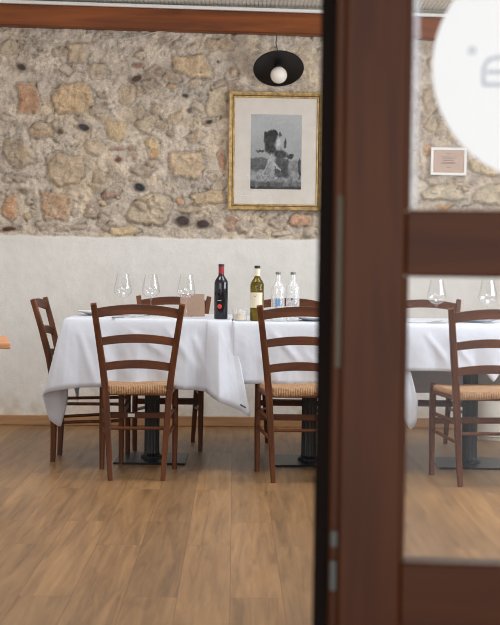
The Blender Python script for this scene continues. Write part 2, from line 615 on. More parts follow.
BLOCKS = [
    ([(-1.566,2.278),(-1.434,2.267),(-1.4,2.129),(-1.426,2.076),(-1.558,2.073)],(168,120,82),10),
    ([(-1.335,2.216),(-1.269,2.27),(-1.183,2.285),(-1.111,2.286),(-1.064,2.201),(-1.05,2.142),(-1.116,2.088),(-1.182,2.067),(-1.294,2.078),(-1.334,2.15)],(188,158,118),18),
    ([(-1.245,2.548),(-1.113,2.55),(-1.079,2.478),(-1.118,2.405),(-1.231,2.416)],(178,158,132),14),
    ([(-0.982,2.017),(-0.837,2.026),(-0.829,1.92),(-0.895,1.893),(-0.968,1.918)],(192,166,126),12),
    ([(-0.549,2.469),(-0.329,2.487),(-0.288,2.401),(-0.261,2.322),(-0.421,2.319),(-0.528,2.377)],(194,168,132),20),
    ([(-0.293,2.235),(-0.16,2.284),(-0.164,2.072),(-0.318,2.069)],(176,160,135),8),
    ([(-1.656,1.88),(-1.597,1.907),(-1.497,1.889),(-1.441,1.804),(-1.45,1.751),(-1.549,1.696),(-1.609,1.728),(-1.662,1.8)],(166,149,126),18),
    ([(-1.492,1.975),(-1.413,2.023),(-1.333,2.004),(-1.333,1.925),(-1.478,1.909)],(178,152,122),14),
    ([(-1.358,1.759),(-1.279,1.813),(-1.133,1.789),(-1.119,1.69),(-1.165,1.609),(-1.277,1.588),(-1.357,1.646)],(174,154,126),18),
    ([(-1.403,1.566),(-1.184,1.523),(-1.196,1.436),(-1.229,1.362),(-1.388,1.373)],(168,134,100),16),
    ([(-1.64,1.522),(-1.561,1.537),(-1.54,1.398),(-1.599,1.35),(-1.672,1.403)],(180,130,90),14),
    ([(-0.716,1.909),(-0.67,1.943),(-0.616,1.911),(-0.615,1.778),(-0.701,1.79)],(196,168,120),12),
    ([(-0.844,1.408),(-0.785,1.496),(-0.692,1.55),(-0.626,1.558),(-0.545,1.539),(-0.518,1.493),(-0.55,1.372),(-0.59,1.332),(-0.697,1.337),(-0.81,1.349)],(178,163,140),20),
    ([(-0.555,1.832),(-0.335,1.836),(-0.307,1.723),(-0.373,1.642),(-0.527,1.666),(-0.568,1.759)],(184,160,128),16),
    ([(-0.412,1.548),(-0.312,1.583),(-0.178,1.585),(-0.164,1.492),(-0.378,1.475)],(188,164,128),14),
    ([(1.142,1.592),(1.27,1.654),(1.42,1.61),(1.449,1.543),(1.272,1.533),(1.164,1.538)],(196,184,160),18),
    ([(1.477,1.516),(1.509,1.604),(1.61,1.646),(1.76,1.642),(1.763,1.514)],(194,182,158),18),
    ([(1.457,1.812),(1.573,1.827),(1.676,1.762),(1.664,1.694),(1.472,1.732)],(204,184,152),16)
]


# ------------------------------------------------------------------ the room
def struct(o):
    o['kind'] = 'structure'
    return o


YAW = R(2.5)                     # the back wall runs slightly away to the right
WALL_M = Matrix.Translation((0, 8.98, 0)) @ Matrix.Rotation(YAW, 4, 'Z')


def on_wall(u, z, out=0.0):
    """a point `out` metres in front of the back wall"""
    return WALL_M @ Vector((u, -out, z))


Z_TOP = 2.797
fl = struct(MB().box(-3.1, 3.3, 1.2, 9.4, -0.06, 0.0).build('floor', M['floor']))
struct(MB().box(-5, 5, -3.2, 1.2, -0.08, -0.005).build('doorstep_ground', M['paving']))


def make_wall_back():
    u = np.arange(-3.05, 3.2501, 0.0075)
    z = np.concatenate([np.arange(0.0, 1.2, 0.015), np.arange(1.2, 2.70, 0.0065), [2.72, 2.86]])
    U, Z = np.meshgrid(u, z)
    wu = U + 0.022 * fbm(U, Z, 0.08, 3, 5, 0.65)
    wz = Z + 0.022 * fbm(U, Z, 0.08, 53, 5, 0.65)
    # mortar
    ridg = 1 - 2 * np.abs(fbm(U, Z, 0.07, 13, 4, 0.6))
    H = 0.010 * fbm(U, Z, 0.12, 11, 5, 0.65) + 0.019 * fbm(U, Z, 0.04, 12, 4, 0.8) + 0.010 * ridg
    n1, n2, n3 = fbm(U, Z, 0.35, 21, 4), fbm(U, Z, 0.05, 22, 4), fbm(U, Z, 0.16, 23, 3)
    lc = lambda c: np.array([lin(k) for k in c])
    col = lc((212, 197, 181)) * np.ones(U.shape + (3,))
    t = smooth01(n1 * 1.2 + 0.5)[..., None]
    col = col * (1 - t) + lc((198, 185, 172)) * t
    t = smooth01(n3 * 1.6 + 0.1)[..., None] * 0.5
    col = col * (1 - t) + lc((218, 196, 166)) * t
    col *= (1 + 0.42 * n2)[..., None]
    # lumps trowelled on and left rough, with crevices between them
    lump = np.abs(fbm(U, Z, 0.055, 33, 4, 0.65))
    crev = smooth01((0.055 - lump) / 0.05) * smooth01(fbm(U, Z, 0.15, 34, 3) * 3 + 0.45)
    H -= 0.010 * crev
    col *= (1 - 0.28 * crev)[..., None]  # shade in the crevices darkened into the colour
    # small pits in the mortar, their shade darkened into the colour
    pit = smooth01((fbm(U, Z, 0.03, 31, 3) - 0.42) * 6)
    H -= 0.010 * pit
    col *= (1 - 0.25 * pit)[..., None]

    def put(d, edge, c, h, seed, groove=0.003, rough=0.25):
        nonlocal H, col
        brk = fbm(U, Z, 0.035, seed + 9, 4, 0.7)
        big = min(1.0, max(0.0, (edge - 0.010) / 0.015)) * (sum(c) > 330)
        m = smooth01((d / edge + 0.55 * big * brk) / 0.55)
        m = m * (1 - 0.45 * big * smooth01((brk - 0.12) * 4))
        prof = np.sqrt(np.clip(1 - (1 - np.clip(d / edge, 0, 1)) ** 2, 0, 1))
        g = smooth01(1 - np.abs(d) / (edge * 0.45)) * (d < edge * 0.2)
        s1, s2 = fbm(U, Z, 0.06, seed, 4, 0.6), fbm(U, Z, 0.02, seed + 5, 3)
        H = H * (1 - m) + m * (1.5 * h * prof * (1 + 0.5 * s1) + 0.007 * s1 + 0.003 * s2 + 0.4 * H) - groove * 1.6 * g * (1 - m)
        col *= (1 - 0.28 * (g * (1 - m))[..., None])  # shadow outline round each stone, put into the colour
        base_ = lc((198, 182, 166))
        cs = lc(c) * 1.30
        pale = sum(c) > 300
        cs = cs * 0.66 + base_ * 0.34 if pale else cs * 1.4
        cc = cs * (1 + rough * 1.3 * s1 + 0.22 * s2)[..., None]
        col = col * (1 - m[..., None]) + cc * m[..., None]

    def ell(d0, r):
        return (1 - d0) * r

    rng = random.Random(5)
    fill = []
    for k in range(420):
        a, b = rng.uniform(-3, 3.2), rng.uniform(1.27, 2.68)
        ru = rng.choice([0.015, 0.022, 0.035, 0.05, 0.07]) * rng.uniform(0.7, 1.3)
        fill.append((a, b, ru, ru * rng.uniform(0.35, 0.9), rng.uniform(-40, 40),
                     rng.choice([(168, 152, 134), (158, 146, 134), (176, 158, 136), (150, 138, 126), (180, 166, 148),
                                 (164, 146, 122), (142, 126, 112), (172, 160, 146)]), rng.uniform(4, 13)))
    for k in range(26):          # more big blocks where the photo does not look (beyond its frame and behind the door)
        a = rng.choice([rng.uniform(-3, -1.8), rng.uniform(0.5, 1.1), rng.uniform(1.8, 3.2)])
        fill.append((a, rng.uniform(1.35, 2.6), rng.uniform(0.07, 0.14), rng.uniform(0.06, 0.10), rng.uniform(-20, 20),
                     rng.choice([(188, 160, 120), (172, 155, 130), (176, 134, 98), (180, 165, 140)]), 16))
    full = (U, Z, wu, wz)

    def window(a, b, r):
        i0, i1 = np.searchsorted(u, [a - r, a + r])
        j0, j1 = np.searchsorted(z, [b - r, b + r])
        return slice(max(j0, 0), max(j1, 1)), slice(max(i0, 0), max(i1, 1))

    def local(sl, fn):
        nonlocal U, Z, H, col
        sU, sZ, sH, sc = U, Z, H, col
        U, Z, H, col = sU[sl], sZ[sl], sH[sl], sc[sl]
        fn(wu[sl], wz[sl])
        sH[sl], sc[sl] = H, col
        U, Z, H, col = sU, sZ, sH, sc

    def stone_outline(pa, pc, ph, j):
        cc, rr = pa.mean(0), np.ptp(pa, axis=0).max() * 0.5 + 0.06
        s2 = window(cc[0], cc[1], rr)
        if U[s2].size < 4:
            return
        edge = min(0.028, 0.35 * np.ptp(pa, axis=0).min())

        def fp(qu, qz):
            d = np.full(U.shape, 1e9)
            inside = np.zeros(U.shape, bool)
            n = len(pa)
            k = min(1.0, edge / 0.02)
            qu, qz = U + (qu - U) * k, Z + (qz - Z) * k
            for q in range(n):
                p, r_ = pa[q], pa[(q + 1) % n]
                e = r_ - p
                tt = np.clip(((qu - p[0]) * e[0] + (qz - p[1]) * e[1]) / (e @ e), 0, 1)
                d = np.minimum(d, np.hypot(qu - p[0] - tt * e[0], qz - p[1] - tt * e[1]))
                cond = (p[1] > qz) != (r_[1] > qz)
                with np.errstate(divide='ignore', invalid='ignore'):
                    xx = p[0] + (qz - p[1]) * e[0] / e[1]
                inside ^= cond & (qu < xx)
            put(np.where(inside, d, -d), edge, pc, ph / 1000, 900 + j, 0.004, 0.30)
        local(s2, fp)

    def chipped(a, b, ru, rz_, rot):
        n = rng.randint(5, 8)
        cr, sr = math.cos(R(rot)), math.sin(R(rot))
        out = []
        for k in range(n):
            t = 2 * math.pi * (k + rng.uniform(-.3, .3)) / n
            q = rng.uniform(0.85, 1.2)
            x, y = ru * q * math.cos(t), rz_ * q * math.sin(t)
            out.append((a + x * cr - y * sr, b + x * sr + y * cr))
        return np.array(out)

    for i, (a, b, ru, rz_, rot, c, h) in enumerate(fill + PEBBLES):
        sl = window(a, b, max(ru, rz_) * 1.6 + 0.03)
        if U[sl].size < 4:
            continue

        def fn(qu, qz, a=a, b=b, ru=ru, rz_=rz_, rot=rot, c=c, h=h, i=i):
            k = min(1.0, min(ru, rz_) / 0.07)         # small pebbles keep a clean outline
            x = (U + (qu - U) * k) - a
            y = (Z + (qz - Z) * k) - b
            cr, sr = math.cos(R(rot)), math.sin(R(rot))
            x, y = (x * cr + y * sr) / ru, (-x * sr + y * cr) / rz_
            d = ell(np.sqrt(x * x + y * y), min(ru, rz_))
            put(d, min(ru, rz_) * 0.8, c, h / 1000, 100 + i)
        if i == len(fill):
            for j, (pts, pc, ph) in enumerate(BLOCKS):
                stone_outline(np.array(pts), pc, ph, j)
        if min(ru, rz_) > 0.017 and (i < len(fill) or sum(c) > 330):
            stone_outline(chipped(a, b, ru, rz_, rot), c, h, 50 + i)
            continue
        local(sl, fn)
    # plaster below: stands proud of the stone, its top edge is uneven
    top = 1.268 + 0.008 * fbm(U, Z * 0, 0.25, 71, 4) + 0.004 * value_noise(U, Z * 0, 0.04, 72)
    m = smooth01((top - Z) / 0.014)
    pH = 0.020 + 0.0062 * fbm(U, Z, 0.14, 73, 5, 0.6) + 0.003 * fbm(U, Z, 0.5, 74, 2)
    flake = smooth01((fbm(U, Z, 0.22, 75, 5, 0.6) - 0.30) * 9) * smooth01((0.75 - Z) / 0.3)
    pH = pH - 0.006 * flake
    pc = lc((226, 224, 221)) * np.ones(U.shape + (3,))
    s = fbm(U, Z, 0.4, 76, 4)
    pc *= (1 + 0.05 * s + 0.04 * fbm(U, Z, 0.07, 77, 3))[..., None]
    pc = pc * (1 - flake[..., None] * 0.5) + lc((236, 230, 218)) * flake[..., None] * 0.5
    stain = (smooth01((0.34 - Z) / 0.3) * smooth01(fbm(U, Z, 0.10, 78, 5, 0.65) * 1.8 + 0.3))[..., None]
    pc = pc * (1 - 0.5 * stain) + lc((190, 168, 136)) * 0.5 * stain
    H = H * (1 - m) + pH * m
    col = col * (1 - m[..., None]) + pc * m[..., None]
    nu, nz = len(u), len(z)
    co = np.stack([U, -H, Z], -1).reshape(-1, 3)
    idx = np.arange(nu * nz).reshape(nz, nu)
    q = np.stack([idx[:-1, :-1], idx[:-1, 1:], idx[1:, 1:], idx[1:, :-1]], -1).reshape(-1, 4)
    me = bpy.data.meshes.new('wall_back')
    me.vertices.add(len(co))
    me.vertices.foreach_set('co', co.astype(np.float32).ravel())
    me.loops.add(q.size)
    me.loops.foreach_set('vertex_index', q.astype(np.int32).ravel())
    me.polygons.add(len(q))
    me.polygons.foreach_set('loop_start', np.arange(0, q.size, 4, dtype=np.int32))
    me.update(calc_edges=True)
    at = me.attributes.new('Col', 'FLOAT_COLOR', 'POINT')
    rgba = np.ones((len(co), 4), np.float32)
    rgba[:, 3] = (1 - 0.75 * m).ravel()
    col = col * (1 + 0.03 * (1 - m[..., None]))
    rgba[:, :3] = np.clip(col.reshape(-1, 3), 0.005, 0.95)
    at.data.foreach_set('color', rgba.ravel())
    o = link_mesh('wall_back', me, M['wall'])
    o.matrix_world = WALL_M
    return struct(o)


make_wall_back()
struct(MB().box(-3.22, -3.0, 1.3, 9.3, 0, 2.86).build('wall_left', M['plaster']))
# right wall with a window opening (y 4.3..6.9, z 0.9..2.6)
wr = MB()
wr.box(3.2, 3.36, 1.3, 4.3, 0, 2.86).box(3.2, 3.36, 6.9, 9.4, 0, 2.86).box(3.2, 3.36, 4.3, 6.9, 0, 0.9).box(3.2, 3.36, 4.3, 6.9, 2.6, 2.86)
struct(wr.build('wall_right', M['plaster']))
wf = MB()
for y0 in (4.3, 5.58, 6.84):
    wf.box(3.24, 3.30, y0, y0 + 0.06, 0.9, 2.6)
wf.box(3.24, 3.30, 4.3, 6.9, 0.9, 0.96).box(3.24, 3.30, 4.3, 6.9, 2.54, 2.6)
struct(wf.build('window_1', M['door_wood']))


# street front: wall with a wide unseen window added for front light
wl = MB()
wl.box(-3.0, -2.95, 1.46, 1.62, 0, 2.86).box(-0.95, -0.72, 1.46, 1.62, 0, 2.86).box(-2.95, -0.95, 1.46, 1.62, 0, 0.9).box(-2.95, -0.95, 1.46, 1.62, 2.6, 2.86)
wl.box(-0.72, 1.015, 1.46, 1.62, 2.2, 2.86).box(1.16, 3.2, 1.46, 1.62, 0, 2.86)
struct(wl.build('wall_front', M['plaster']))
MBw = MB()
for x0 in (-2.95, -1.98, -1.01):
    MBw.box(x0, x0 + 0.06, 1.52, 1.58, 0.9, 2.6)
MBw.box(-2.95, -0.95, 1.52, 1.58, 0.9, 0.96).box(-2.95, -0.95, 1.52, 1.58, 2.54, 2.6)
struct(MBw.build('added_window', M['door_wood']))
struct(MB().box(-1.5, -1.4, -2.2, 1.46, -0.005, 2.5).build('shade_wall_left', M['plaster']))  # unseen passage walls and roof added to keep light off the door
struct(MB().box(1.6, 1.7, -2.2, 1.46, -0.005, 2.5).build('shade_wall_right', M['plaster']))
struct(MB().box(-1.5, 1.7, -2.2, 1.46, 2.5, 2.6).build('shade_roof', M['plaster']))


def make_ceiling():
    prof = []
    x = -3.1
    p = 0.027
    while x < 3.3:
        prof += [(x, 0.0), (x + p * 0.04, -0.001), (x + p * 0.76, -0.001), (x + p * 0.80, 0.003), (x + p * 0.96, 0.004)]
        x += p
    ys = (1.2, 9.4)
    v = [(a, y, Z_TOP + 0.012 + b) for y in ys for a, b in prof] + [(a, y, Z_TOP + 0.08) for y in ys for a, b in (prof[0], prof[-1])]
    n = len(prof)
    f = [(i, i + n, i + 1 + n, i + 1) for i in range(n - 1)]
    f.append((2 * n, 2 * n + 1, 2 * n + 3, 2 * n + 2))
    return struct(obj('ceiling', v, f, M['ceiling']))


make_ceiling()
# the beam under the ceiling along the back wall, with a white strip on its top edge
bm = MB().box(-3.05, 3.25, -0.10, 0.015, 0, 0.139, 0.006)
b_o = struct(bm.build('beam', M['beam_wood']))
b_o.matrix_world = WALL_M @ Matrix.Translation((0, 0, 2.618)) @ Matrix.Rotation(R(0.6), 4, 'Y')
tr = MB().box(-3.05, 3.25, -0.115, 0.0, 0, 0.022, 0.003)
t_o = struct(tr.build('trim_1', M['white_paint']))
t_o.matrix_world = WALL_M @ Matrix.Translation((0, 0, 2.7575)) @ Matrix.Rotation(R(0.6), 4, 'Y')
bb = MB().box(-3.03, 3.23, -0.040, 0.0, 0, 0.066, 0.004)
bb_o = struct(bb.build('baseboard_back', M['base_wood']))
bb_o.matrix_world = WALL_M


# ------------------------------------------------------------------ the glazed door in front
def make_door():
    root = bpy.data.objects.new('door_1', None)
    C.objects.link(root)
    root['kind'] = 'structure'
    root.location = (0.0795, 1.60, 0.0)
    root.rotation_euler = (0, 0, R(-4.5))
    T, H1 = 0.045, 2.12
    W = 0.92
    x0, x1 = 0.031, 0.1045           # lock stile face
    r1 = W - 0.10
    MB().box(x0, x1, 0, T, 0.012, H1, 0.0025).build('stile', M['door_wood'], root)
    MB().box(r1, W, 0, T, 0.012, H1, 0.0025).build('stile', M['door_wood'], root)
    MB().bar([(0.0255, 0.012, 0.012), (0.0255, 0.012, H1)], 0.013, 0.013, ch=0.6).build('edge_moulding', M['door_wood'], root)
    MB().box(0.0, 0.031, 0.016, T, 0.012, H1, 0.002).build('shaded_rebate', M['rebate_shade'], root)  # rebate lip with its shade put into the colour
    MB().box(0.0235, 0.0295, -0.0078, -0.0060, 0.96, 1.165, 0.0006).build('reflection_strip', M['edge_reflection'], root)  # thin strip added as a painted reflection line
    for z0, z1 in ((1.0695, 1.149), (0.55, 0.726), (H1 - 0.12, H1), (0.012, 0.16)):
        MB().box(x1 + .0005, r1 - .0005, 0.002, T - 0.002, z0, z1, 0.003).build('rail', M['door_wood_x'], root)
    MB().box(x1, r1, 0.014, 0.032, 0.15, 0.56).build('bottom_panel', M['door_wood'], root)
    for z0, z1 in ((1.149, H1 - 0.12), (0.726, 1.0695)):
        b = MB()
        b.box(x1 - .001, x1 + 0.005, 0.006, 0.020, z0, z1).box(r1 - 0.005, r1 + .001, 0.006, 0.020, z0, z1)
        b.build('glazing_bead', M['door_wood'], root)
        g = MB().box(x1, r1, 0.021, 0.025, z0, z1).build('glass_pane', M['pane'], root)
        if z0 > 1.1:
            MB().box(x1 + 0.001, x1 + 0.014, 0.0195, 0.0208, z0 + .001, z1 - .001).build('cut_edge', M['bevel'], g)
    MB().box(0.0215, 0.0290, -0.0085, -0.0060, 0.745, 0.764, 0.0008).build('lock_plate', M['lock_metal'], root)
    MB().box(0.0210, 0.0285, -0.0085, -0.0060, 0.692, 0.728, 0.0008).build('lock_plate', M['lock_metal'], root)
    # round white sticker on the upper pane
    sx, sz, sr = 0.2715, 1.322, 0.138
    s = MB()
    s.loft([[(sx + sr * math.cos(k * math.pi / 48), y, sz + sr * math.sin(k * math.pi / 48)) for k in range(96)] for y in (0.0200, 0.0207)])
    st = s.build('sticker', M['sticker'], root)
    ring = MB()
    cx, cz = sx - 0.091, sz + 0.018
    ring.tube([(cx + 0.0035 * math.cos(a), 0.0197, cz + 0.0035 * math.sin(a)) for a in [k * math.pi / 8 for k in range(17)]], 0.0016, 6)
    ring.build('printed_mark', M['sticker_ink'], st)
    gl = MB()
    gx, gz = sx - 0.060, sz - 0.010
    pts = [(-.017, -.012), (-.017, .008), (-.012, .017), (0, .0205), (.012, .017), (.017, .008), (.017, -.012)]
    gl.tube([(gx + a, 0.0197, gz + b) for a, b in pts], 0.0025, 6)
    gl.tube([(gx - .017, 0.0197, gz - .012), (gx + .017, 0.0197, gz - .012)], 0.0025, 6)
    gl.tube([(gx - .013, 0.0197, gz + .003), (gx + .017, 0.0197, gz + .003)], 0.0025, 6)
    gl.build('printed_letter', M['sticker_ink'], st)
    return root


make_door()
# the post the door hangs on, to the right of the picture
struct(MB().box(1.015, 1.16, 1.47, 1.62, 0, 2.86, 0.004).build('door_frame', M['door_wood']))


# ------------------------------------------------------------------ tables
TZ = 0.790          # board top; the cloth lies on it


def make_table(label, x, y, zt):
    t = thing('pedestal_table', label, 'table', (x, y, 0), 0, 'pedestal tables in the row along the wall')
    MB().box(-0.415, 0.415, -0.41, 0.41, zt - 0.03, zt, 0.004).build('tabletop', M['board'], t)
    MB().lathe([(0.03, 0.008), (0.060, 0.008), (0.060, 0.022), (0.046, 0.030), (0.042, 0.045), (0.042, zt - 0.06), (0.05, zt - 0.045), (0.05, zt - 0.036), (0.02, zt - 0.036)],
               n=96, flute=0.09, nf=16).build('column', M['black_iron'], t, True, 50)
    MB().box(-0.195, 0.195, -0.205, 0.205, 0.0, 0.010, 0.004).build('base_plate', M['black_iron'], t)
    MB().box(-0.16, 0.16, -0.022, 0.022, zt - 0.036, zt - 0.0305, 0.001).box(-0.022, 0.022, -0.16, 0.16, zt - 0.036, zt - 0.0306, 0.001).build('top_bracket', M['black_iron'], t)
    return t


TX = (-0.535, 0.335, 1.222)
make_table('black pedestal table under the cloth with the red wine bottle, beside the side chair', TX[0], 7.39, TZ)
make_table('black pedestal table under the cloth with the two clear water bottles', TX[1], 7.37, TZ - 0.006)
make_table('black pedestal table under the short cloth, seen through the door glass', TX[2], 7.36, TZ - 0.006)


def make_cloth(label, name_loc, zt, stations, seed, creases=()):
    """stations: closed loop of (edge x, edge y, hem x, hem y, hem z); flat part inside, skirt outside"""
    ns = len(stations)
    SUB = 9
    pts = []
    for i in range(ns):
        p = [np.array(stations[(i + k - 1) % ns], float) for k in range(4)]
        for s in range(SUB):
            t = s / SUB
            lo = p[1] * (1 - t) + p[2] * t
            cr = 0.5 * ((2 * p[1]) + (-p[0] + p[2]) * t + (2 * p[0] - 5 * p[1] + 4 * p[2] - p[3]) * t * t + (-p[0] + 3 * p[1] - 3 * p[2] + p[3]) * t ** 3)
            q = lo.copy()
            q[2:] = lo[2:] * 0.65 + cr[2:] * 0.35
            pts.append(q)
    n = len(pts)
    cx = sum(q[0] for q in pts) / n
    cy = sum(q[1] for q in pts) / n
    rows = []
    ROW = 40
    for k in (0.0, 0.25, 0.5, 0.75, 0.92):
        rows.append([(cx + (q[0] - cx) * k, cy + (q[1] - cy) * k, zt) for q in pts])
    for k in range(ROW + 1):
        s = k / ROW
        row = []
        for q in pts:
            e = np.array([q[0], q[1], zt])
            b = np.array(q[2:])
            flat = (zt - b[2]) < 0.03
            if flat:
                row.append(tuple(e * (1 - s) + b * s))
                continue
            d = b[:2] - e[:2]
            L = max(np.hypot(*d), 1e-6)
            ctrl = e + np.array([d[0] / L * min(0.022, L), d[1] / L * min(0.022, L), 0])
            ctrl2 = ctrl * 0.80 + b * 0.20
            ctrl2[:2] = ctrl[:2] + d * 0.10
            # cubic bezier edge -> hem
            s_ = s ** 1.35
            w = ((1 - s_) ** 3, 3 * s_ * (1 - s_) ** 2, 3 * s_ * s_ * (1 - s_), s_ ** 3)
            row.append(tuple(e * w[0] + ctrl * w[1] + ctrl2 * w[2] + b * w[3]))
        rows.append(row)
    V = np.array([p for r in rows for p in r])
    hang = smooth01((zt - V[:, 2]) / 0.12)
    wr_ = 0.006 * fbm(V[:, 0] * 1.0 + V[:, 1], V[:, 2] * 0.6 + V[:, 1] * .3, 0.11, seed, 4)
    V[:, 1] += np.where(V[:, 1] < cy, 1, -1) * wr_ * hang * 0 - wr_ * hang
    V[:, 0] += 0.6 * wr_ * hang
    # soft creases left from folding: (x, z) to (x, z) on the hanging front
    for (x0, z0, x1, z1, h_) in creases:
        dx, dz = x1 - x0, z1 - z0
        tt = np.clip(((V[:, 0] - x0) * dx + (V[:, 2] - z0) * dz) / (dx * dx + dz * dz), 0, 1)
        dd = np.hypot(V[:, 0] - x0 - tt * dx, V[:, 2] - z0 - tt * dz)
        V[:, 1] -= h_ * np.exp(-(dd / 0.016) ** 2) * hang * (V[:, 1] < cy - 0.3) * np.minimum(1, 4 * np.minimum(tt, 1 - tt) + .25)
    # ironed-in creases
    V[:, 2] += 0.0012 * np.clip(fbm(V[:, 0], V[:, 1], 0.07, seed + 9, 3), 0, 1) * (1 - hang)
    m = len(rows)
    f = []
    for i in range(m - 1):
        for j in range(n):
            a, b = i * n + j, i * n + (j + 1) % n
            if i == 0:
                continue
            f.append((a, (i + 1) * n + j, (i + 1) * n + (j + 1) % n, b))
    # close the middle with a fan around the innermost used ring
    c = len(V)
    V = np.vstack([V, [[cx, cy, zt]]])
    for j in range(n):
        f.append((n + j, n + (j + 1) % n, c))
    V -= np.array([name_loc[0], name_loc[1], 0])
    me = bpy.data.meshes.new('tablecloth')
    me.from_pydata(V.tolist(), [], f)
    me.update()
    b_ = bmesh.new()
    b_.from_mesh(me)
    bmesh.ops.remove_doubles(b_, verts=b_.verts, dist=0.0002)
    bmesh.ops.recalc_face_normals(b_, faces=b_.faces)
    b_.to_mesh(me)
    b_.free()
    o = link_mesh('tablecloth', me, M['cloth'], None, True)
    o.location = (name_loc[0], name_loc[1], 0)
    so = o.modifiers.new('thickness', 'SOLIDIFY')
    so.thickness = 0.0016
    so.offset = 1.0
    return tag(o, label, 'tablecloth', 'white linen tablecloths')


def run(p0, p1, n, drop0, drop1, out, wave=0.012, waves=2.5, z=0.44, ph=0.0, nrm=(0, -1)):
    """straight table edge from p0 to p1 with a gently waving skirt"""
    st = []
    for i in range(n):
        t = (i + 0.5) / n
        x, y = p0[0] + (p1[0] - p0[0]) * t, p0[1] + (p1[1] - p0[1]) * t
        o_ = out + wave * math.sin(2 * math.pi * waves * t + ph)
        zz = drop0 + (drop1 - drop0) * t
        st.append((x, y, x + nrm[0] * o_, y + nrm[1] * o_, zz))
    return st


# cloth over the first table: corner cone at its free end, last corner hanging over the seam
xl, xr, yf, yb = -0.958, -0.108, 6.972, 7.808
st = []
st += run((xl, yb - .06), (xl, yf + .10), 6, 0.45, 0.42, 0.045, 0.015, 1.5, nrm=(-1, 0), ph=1.0)
st += [(xl, yf + .05, -0.955, yf + .065, 0.37), (xl, yf + .02, -0.988, yf + .035, 0.222), (xl, yf + .01, -1.045, yf + .01, 0.262), (xl, yf, -1.073, yf - .03, 0.388),
       (xl, yf, -1.035, yf - .055, 0.412), (xl + .02, yf, -0.965, yf - .062, 0.426), (xl + .06, yf, -0.885, yf - .045, 0.436)]
st += run((xl + 0.14, yf), (-0.40, yf), 8, 0.440, 0.440, 0.042, 0.012, 2.2, ph=0.6)
st += [(-0.33, yf, -0.335, yf - 0.060, 0.432), (-0.27, yf, -0.275, yf - 0.020, 0.428), (-0.22, yf, -0.225, yf - 0.015, 0.420), (-0.185, yf, -0.195, yf - 0.075, 0.402),
       (-0.165, yf, -0.150, yf - 0.135, 0.378), (-0.14, yf, -0.090, yf - 0.105, 0.352), (-0.122, yf, -0.040, yf - 0.095, 0.330), (xr, yf, 0.008, yf - 0.100, 0.312)]
st += [(xr, yf + 0.006, xr + 0.012, yf + 0.012, TZ), (xr, yf + .05, xr + 0.012, yf + .05, TZ), (xr, 7.2, xr + .012, 7.2, TZ), (xr, 7.4, xr + .012, 7.4, TZ), (xr, 7.6, xr + .012, 7.6, TZ), (xr, yb - .03, xr + .012, yb - .03, TZ)]
st += [(xr, yb, xr + .01, yb + .05, 0.45)]
st += run((xr - .05, yb), (xl + .05, yb), 10, 0.45, 0.45, 0.04, 0.012, 2.5, nrm=(0, 1))
st += [(xl, yb, xl - .03, yb + .03, 0.44), (xl, yb, xl - 0.05, yb + 0.06, 0.26), (xl, yb, xl - 0.07, yb + 0.02, 0.36)]
CL1 = make_cloth('white tablecloth under the red wine bottle, one corner hanging low beside the side chair', (TX[0], 7.39), TZ + 0.0042, st, 3,
                 [(-.90, .77, -.80, .45, .006), (-.66, .76, -.42, .60, .006), (-.44, .76, -.26, .52, .007), (-.80, .62, -.60, .50, .005), (-.30, .74, -.20, .46, .006), (-.56, .60, -.36, .47, .005)])

# small dark laundry mark sewn near the low corner of this cloth
cv = min(CL1.data.vertices, key=lambda v_: (v_.co.x + TX[0] + .030) ** 2 + (v_.co.z - .352) ** 2 + (0 if v_.co.y < -.4 else 9))
cn = Vector((cv.normal.x, cv.normal.y, cv.normal.z))
cn = cn if cn.y < 0 else -cn
cs_ = Vector((0.86, 0, -0.5)) - cn * Vector((0.86, 0, -0.5)).dot(cn)
cs_.normalize()
cu_ = cn.cross(cs_)
p0 = cv.co + cn * 0.0045
q4 = [p0 + cs_ * a_ + cu_ * b_ for a_, b_ in ((-.017, -.004), (.017, -.004), (.017, .004), (-.017, .004))]
mk = obj('sewn_mark', [tuple(p) for p in q4] + [tuple(p - cn * .0008) for p in q4], [(0, 1, 2, 3), (7, 6, 5, 4), (0, 4, 5, 1), (1, 5, 6, 2), (2, 6, 7, 3), (3, 7, 4, 0)], M['dark_print'], CL1)
mk['label'] = 'small dark sewn mark'

xl, xr, yf, yb = -0.075, 0.757, 6.958, 7.788
T2 = TZ - 0.006
st = []
st += [(xl, y, xl - 0.012, y, T2 + .001) for y in (yb - .03, 7.6, 7.4, 7.2, yf + .05, yf + .006)]
st += [(xl, yf, xl - 0.01, yf - 0.035, 0.46)]
st += run((xl + .03, yf), (xr - 0.14, yf), 12, 0.468, 0.462, 0.032, 0.010, 2.7, ph=2.0)
st += [(xr - 0.09, yf, xr - 0.075, yf - 0.04, 0.445), (xr - .045, yf, xr - 0.02, yf - 0.05, 0.405), (xr - .01, yf, xr + 0.035, yf - 0.055, 0.32), (xr, yf, xr + 0.080, yf - 0.060, 0.242), (xr, yf, xr + 0.113, yf - 0.055, 0.285), (xr, yf, xr + 0.116, yf - 0.050, 0.40), (xr, yf + .01, xr + 0.03, yf + .0, 0.42)]
st += run((xr, yf + .06), (xr, yb - .06), 6, 0.45, 0.45, 0.012, 0.004, 1.5, nrm=(1, 0))
st += [(xr, yb, xr + .012, yb + .03, 0.40)]
st += run((xr - .05, yb), (xl + .05, yb), 10, 0.45, 0.45, 0.04, 0.012, 2.5, nrm=(0, 1))
st += [(xl, yb, xl - .01, yb + .045, 0.45)]
CL2 = make_cloth('white tablecloth under the two water bottles, between the two other cloths', (TX[1], 7.37), T2 + 0.003, st, 13,
                 [(.10, .76, .28, .56, .007), (.30, .62, .42, .50, .006), (.05, .62, .16, .48, .006), (.48, .75, .56, .5, .006)])

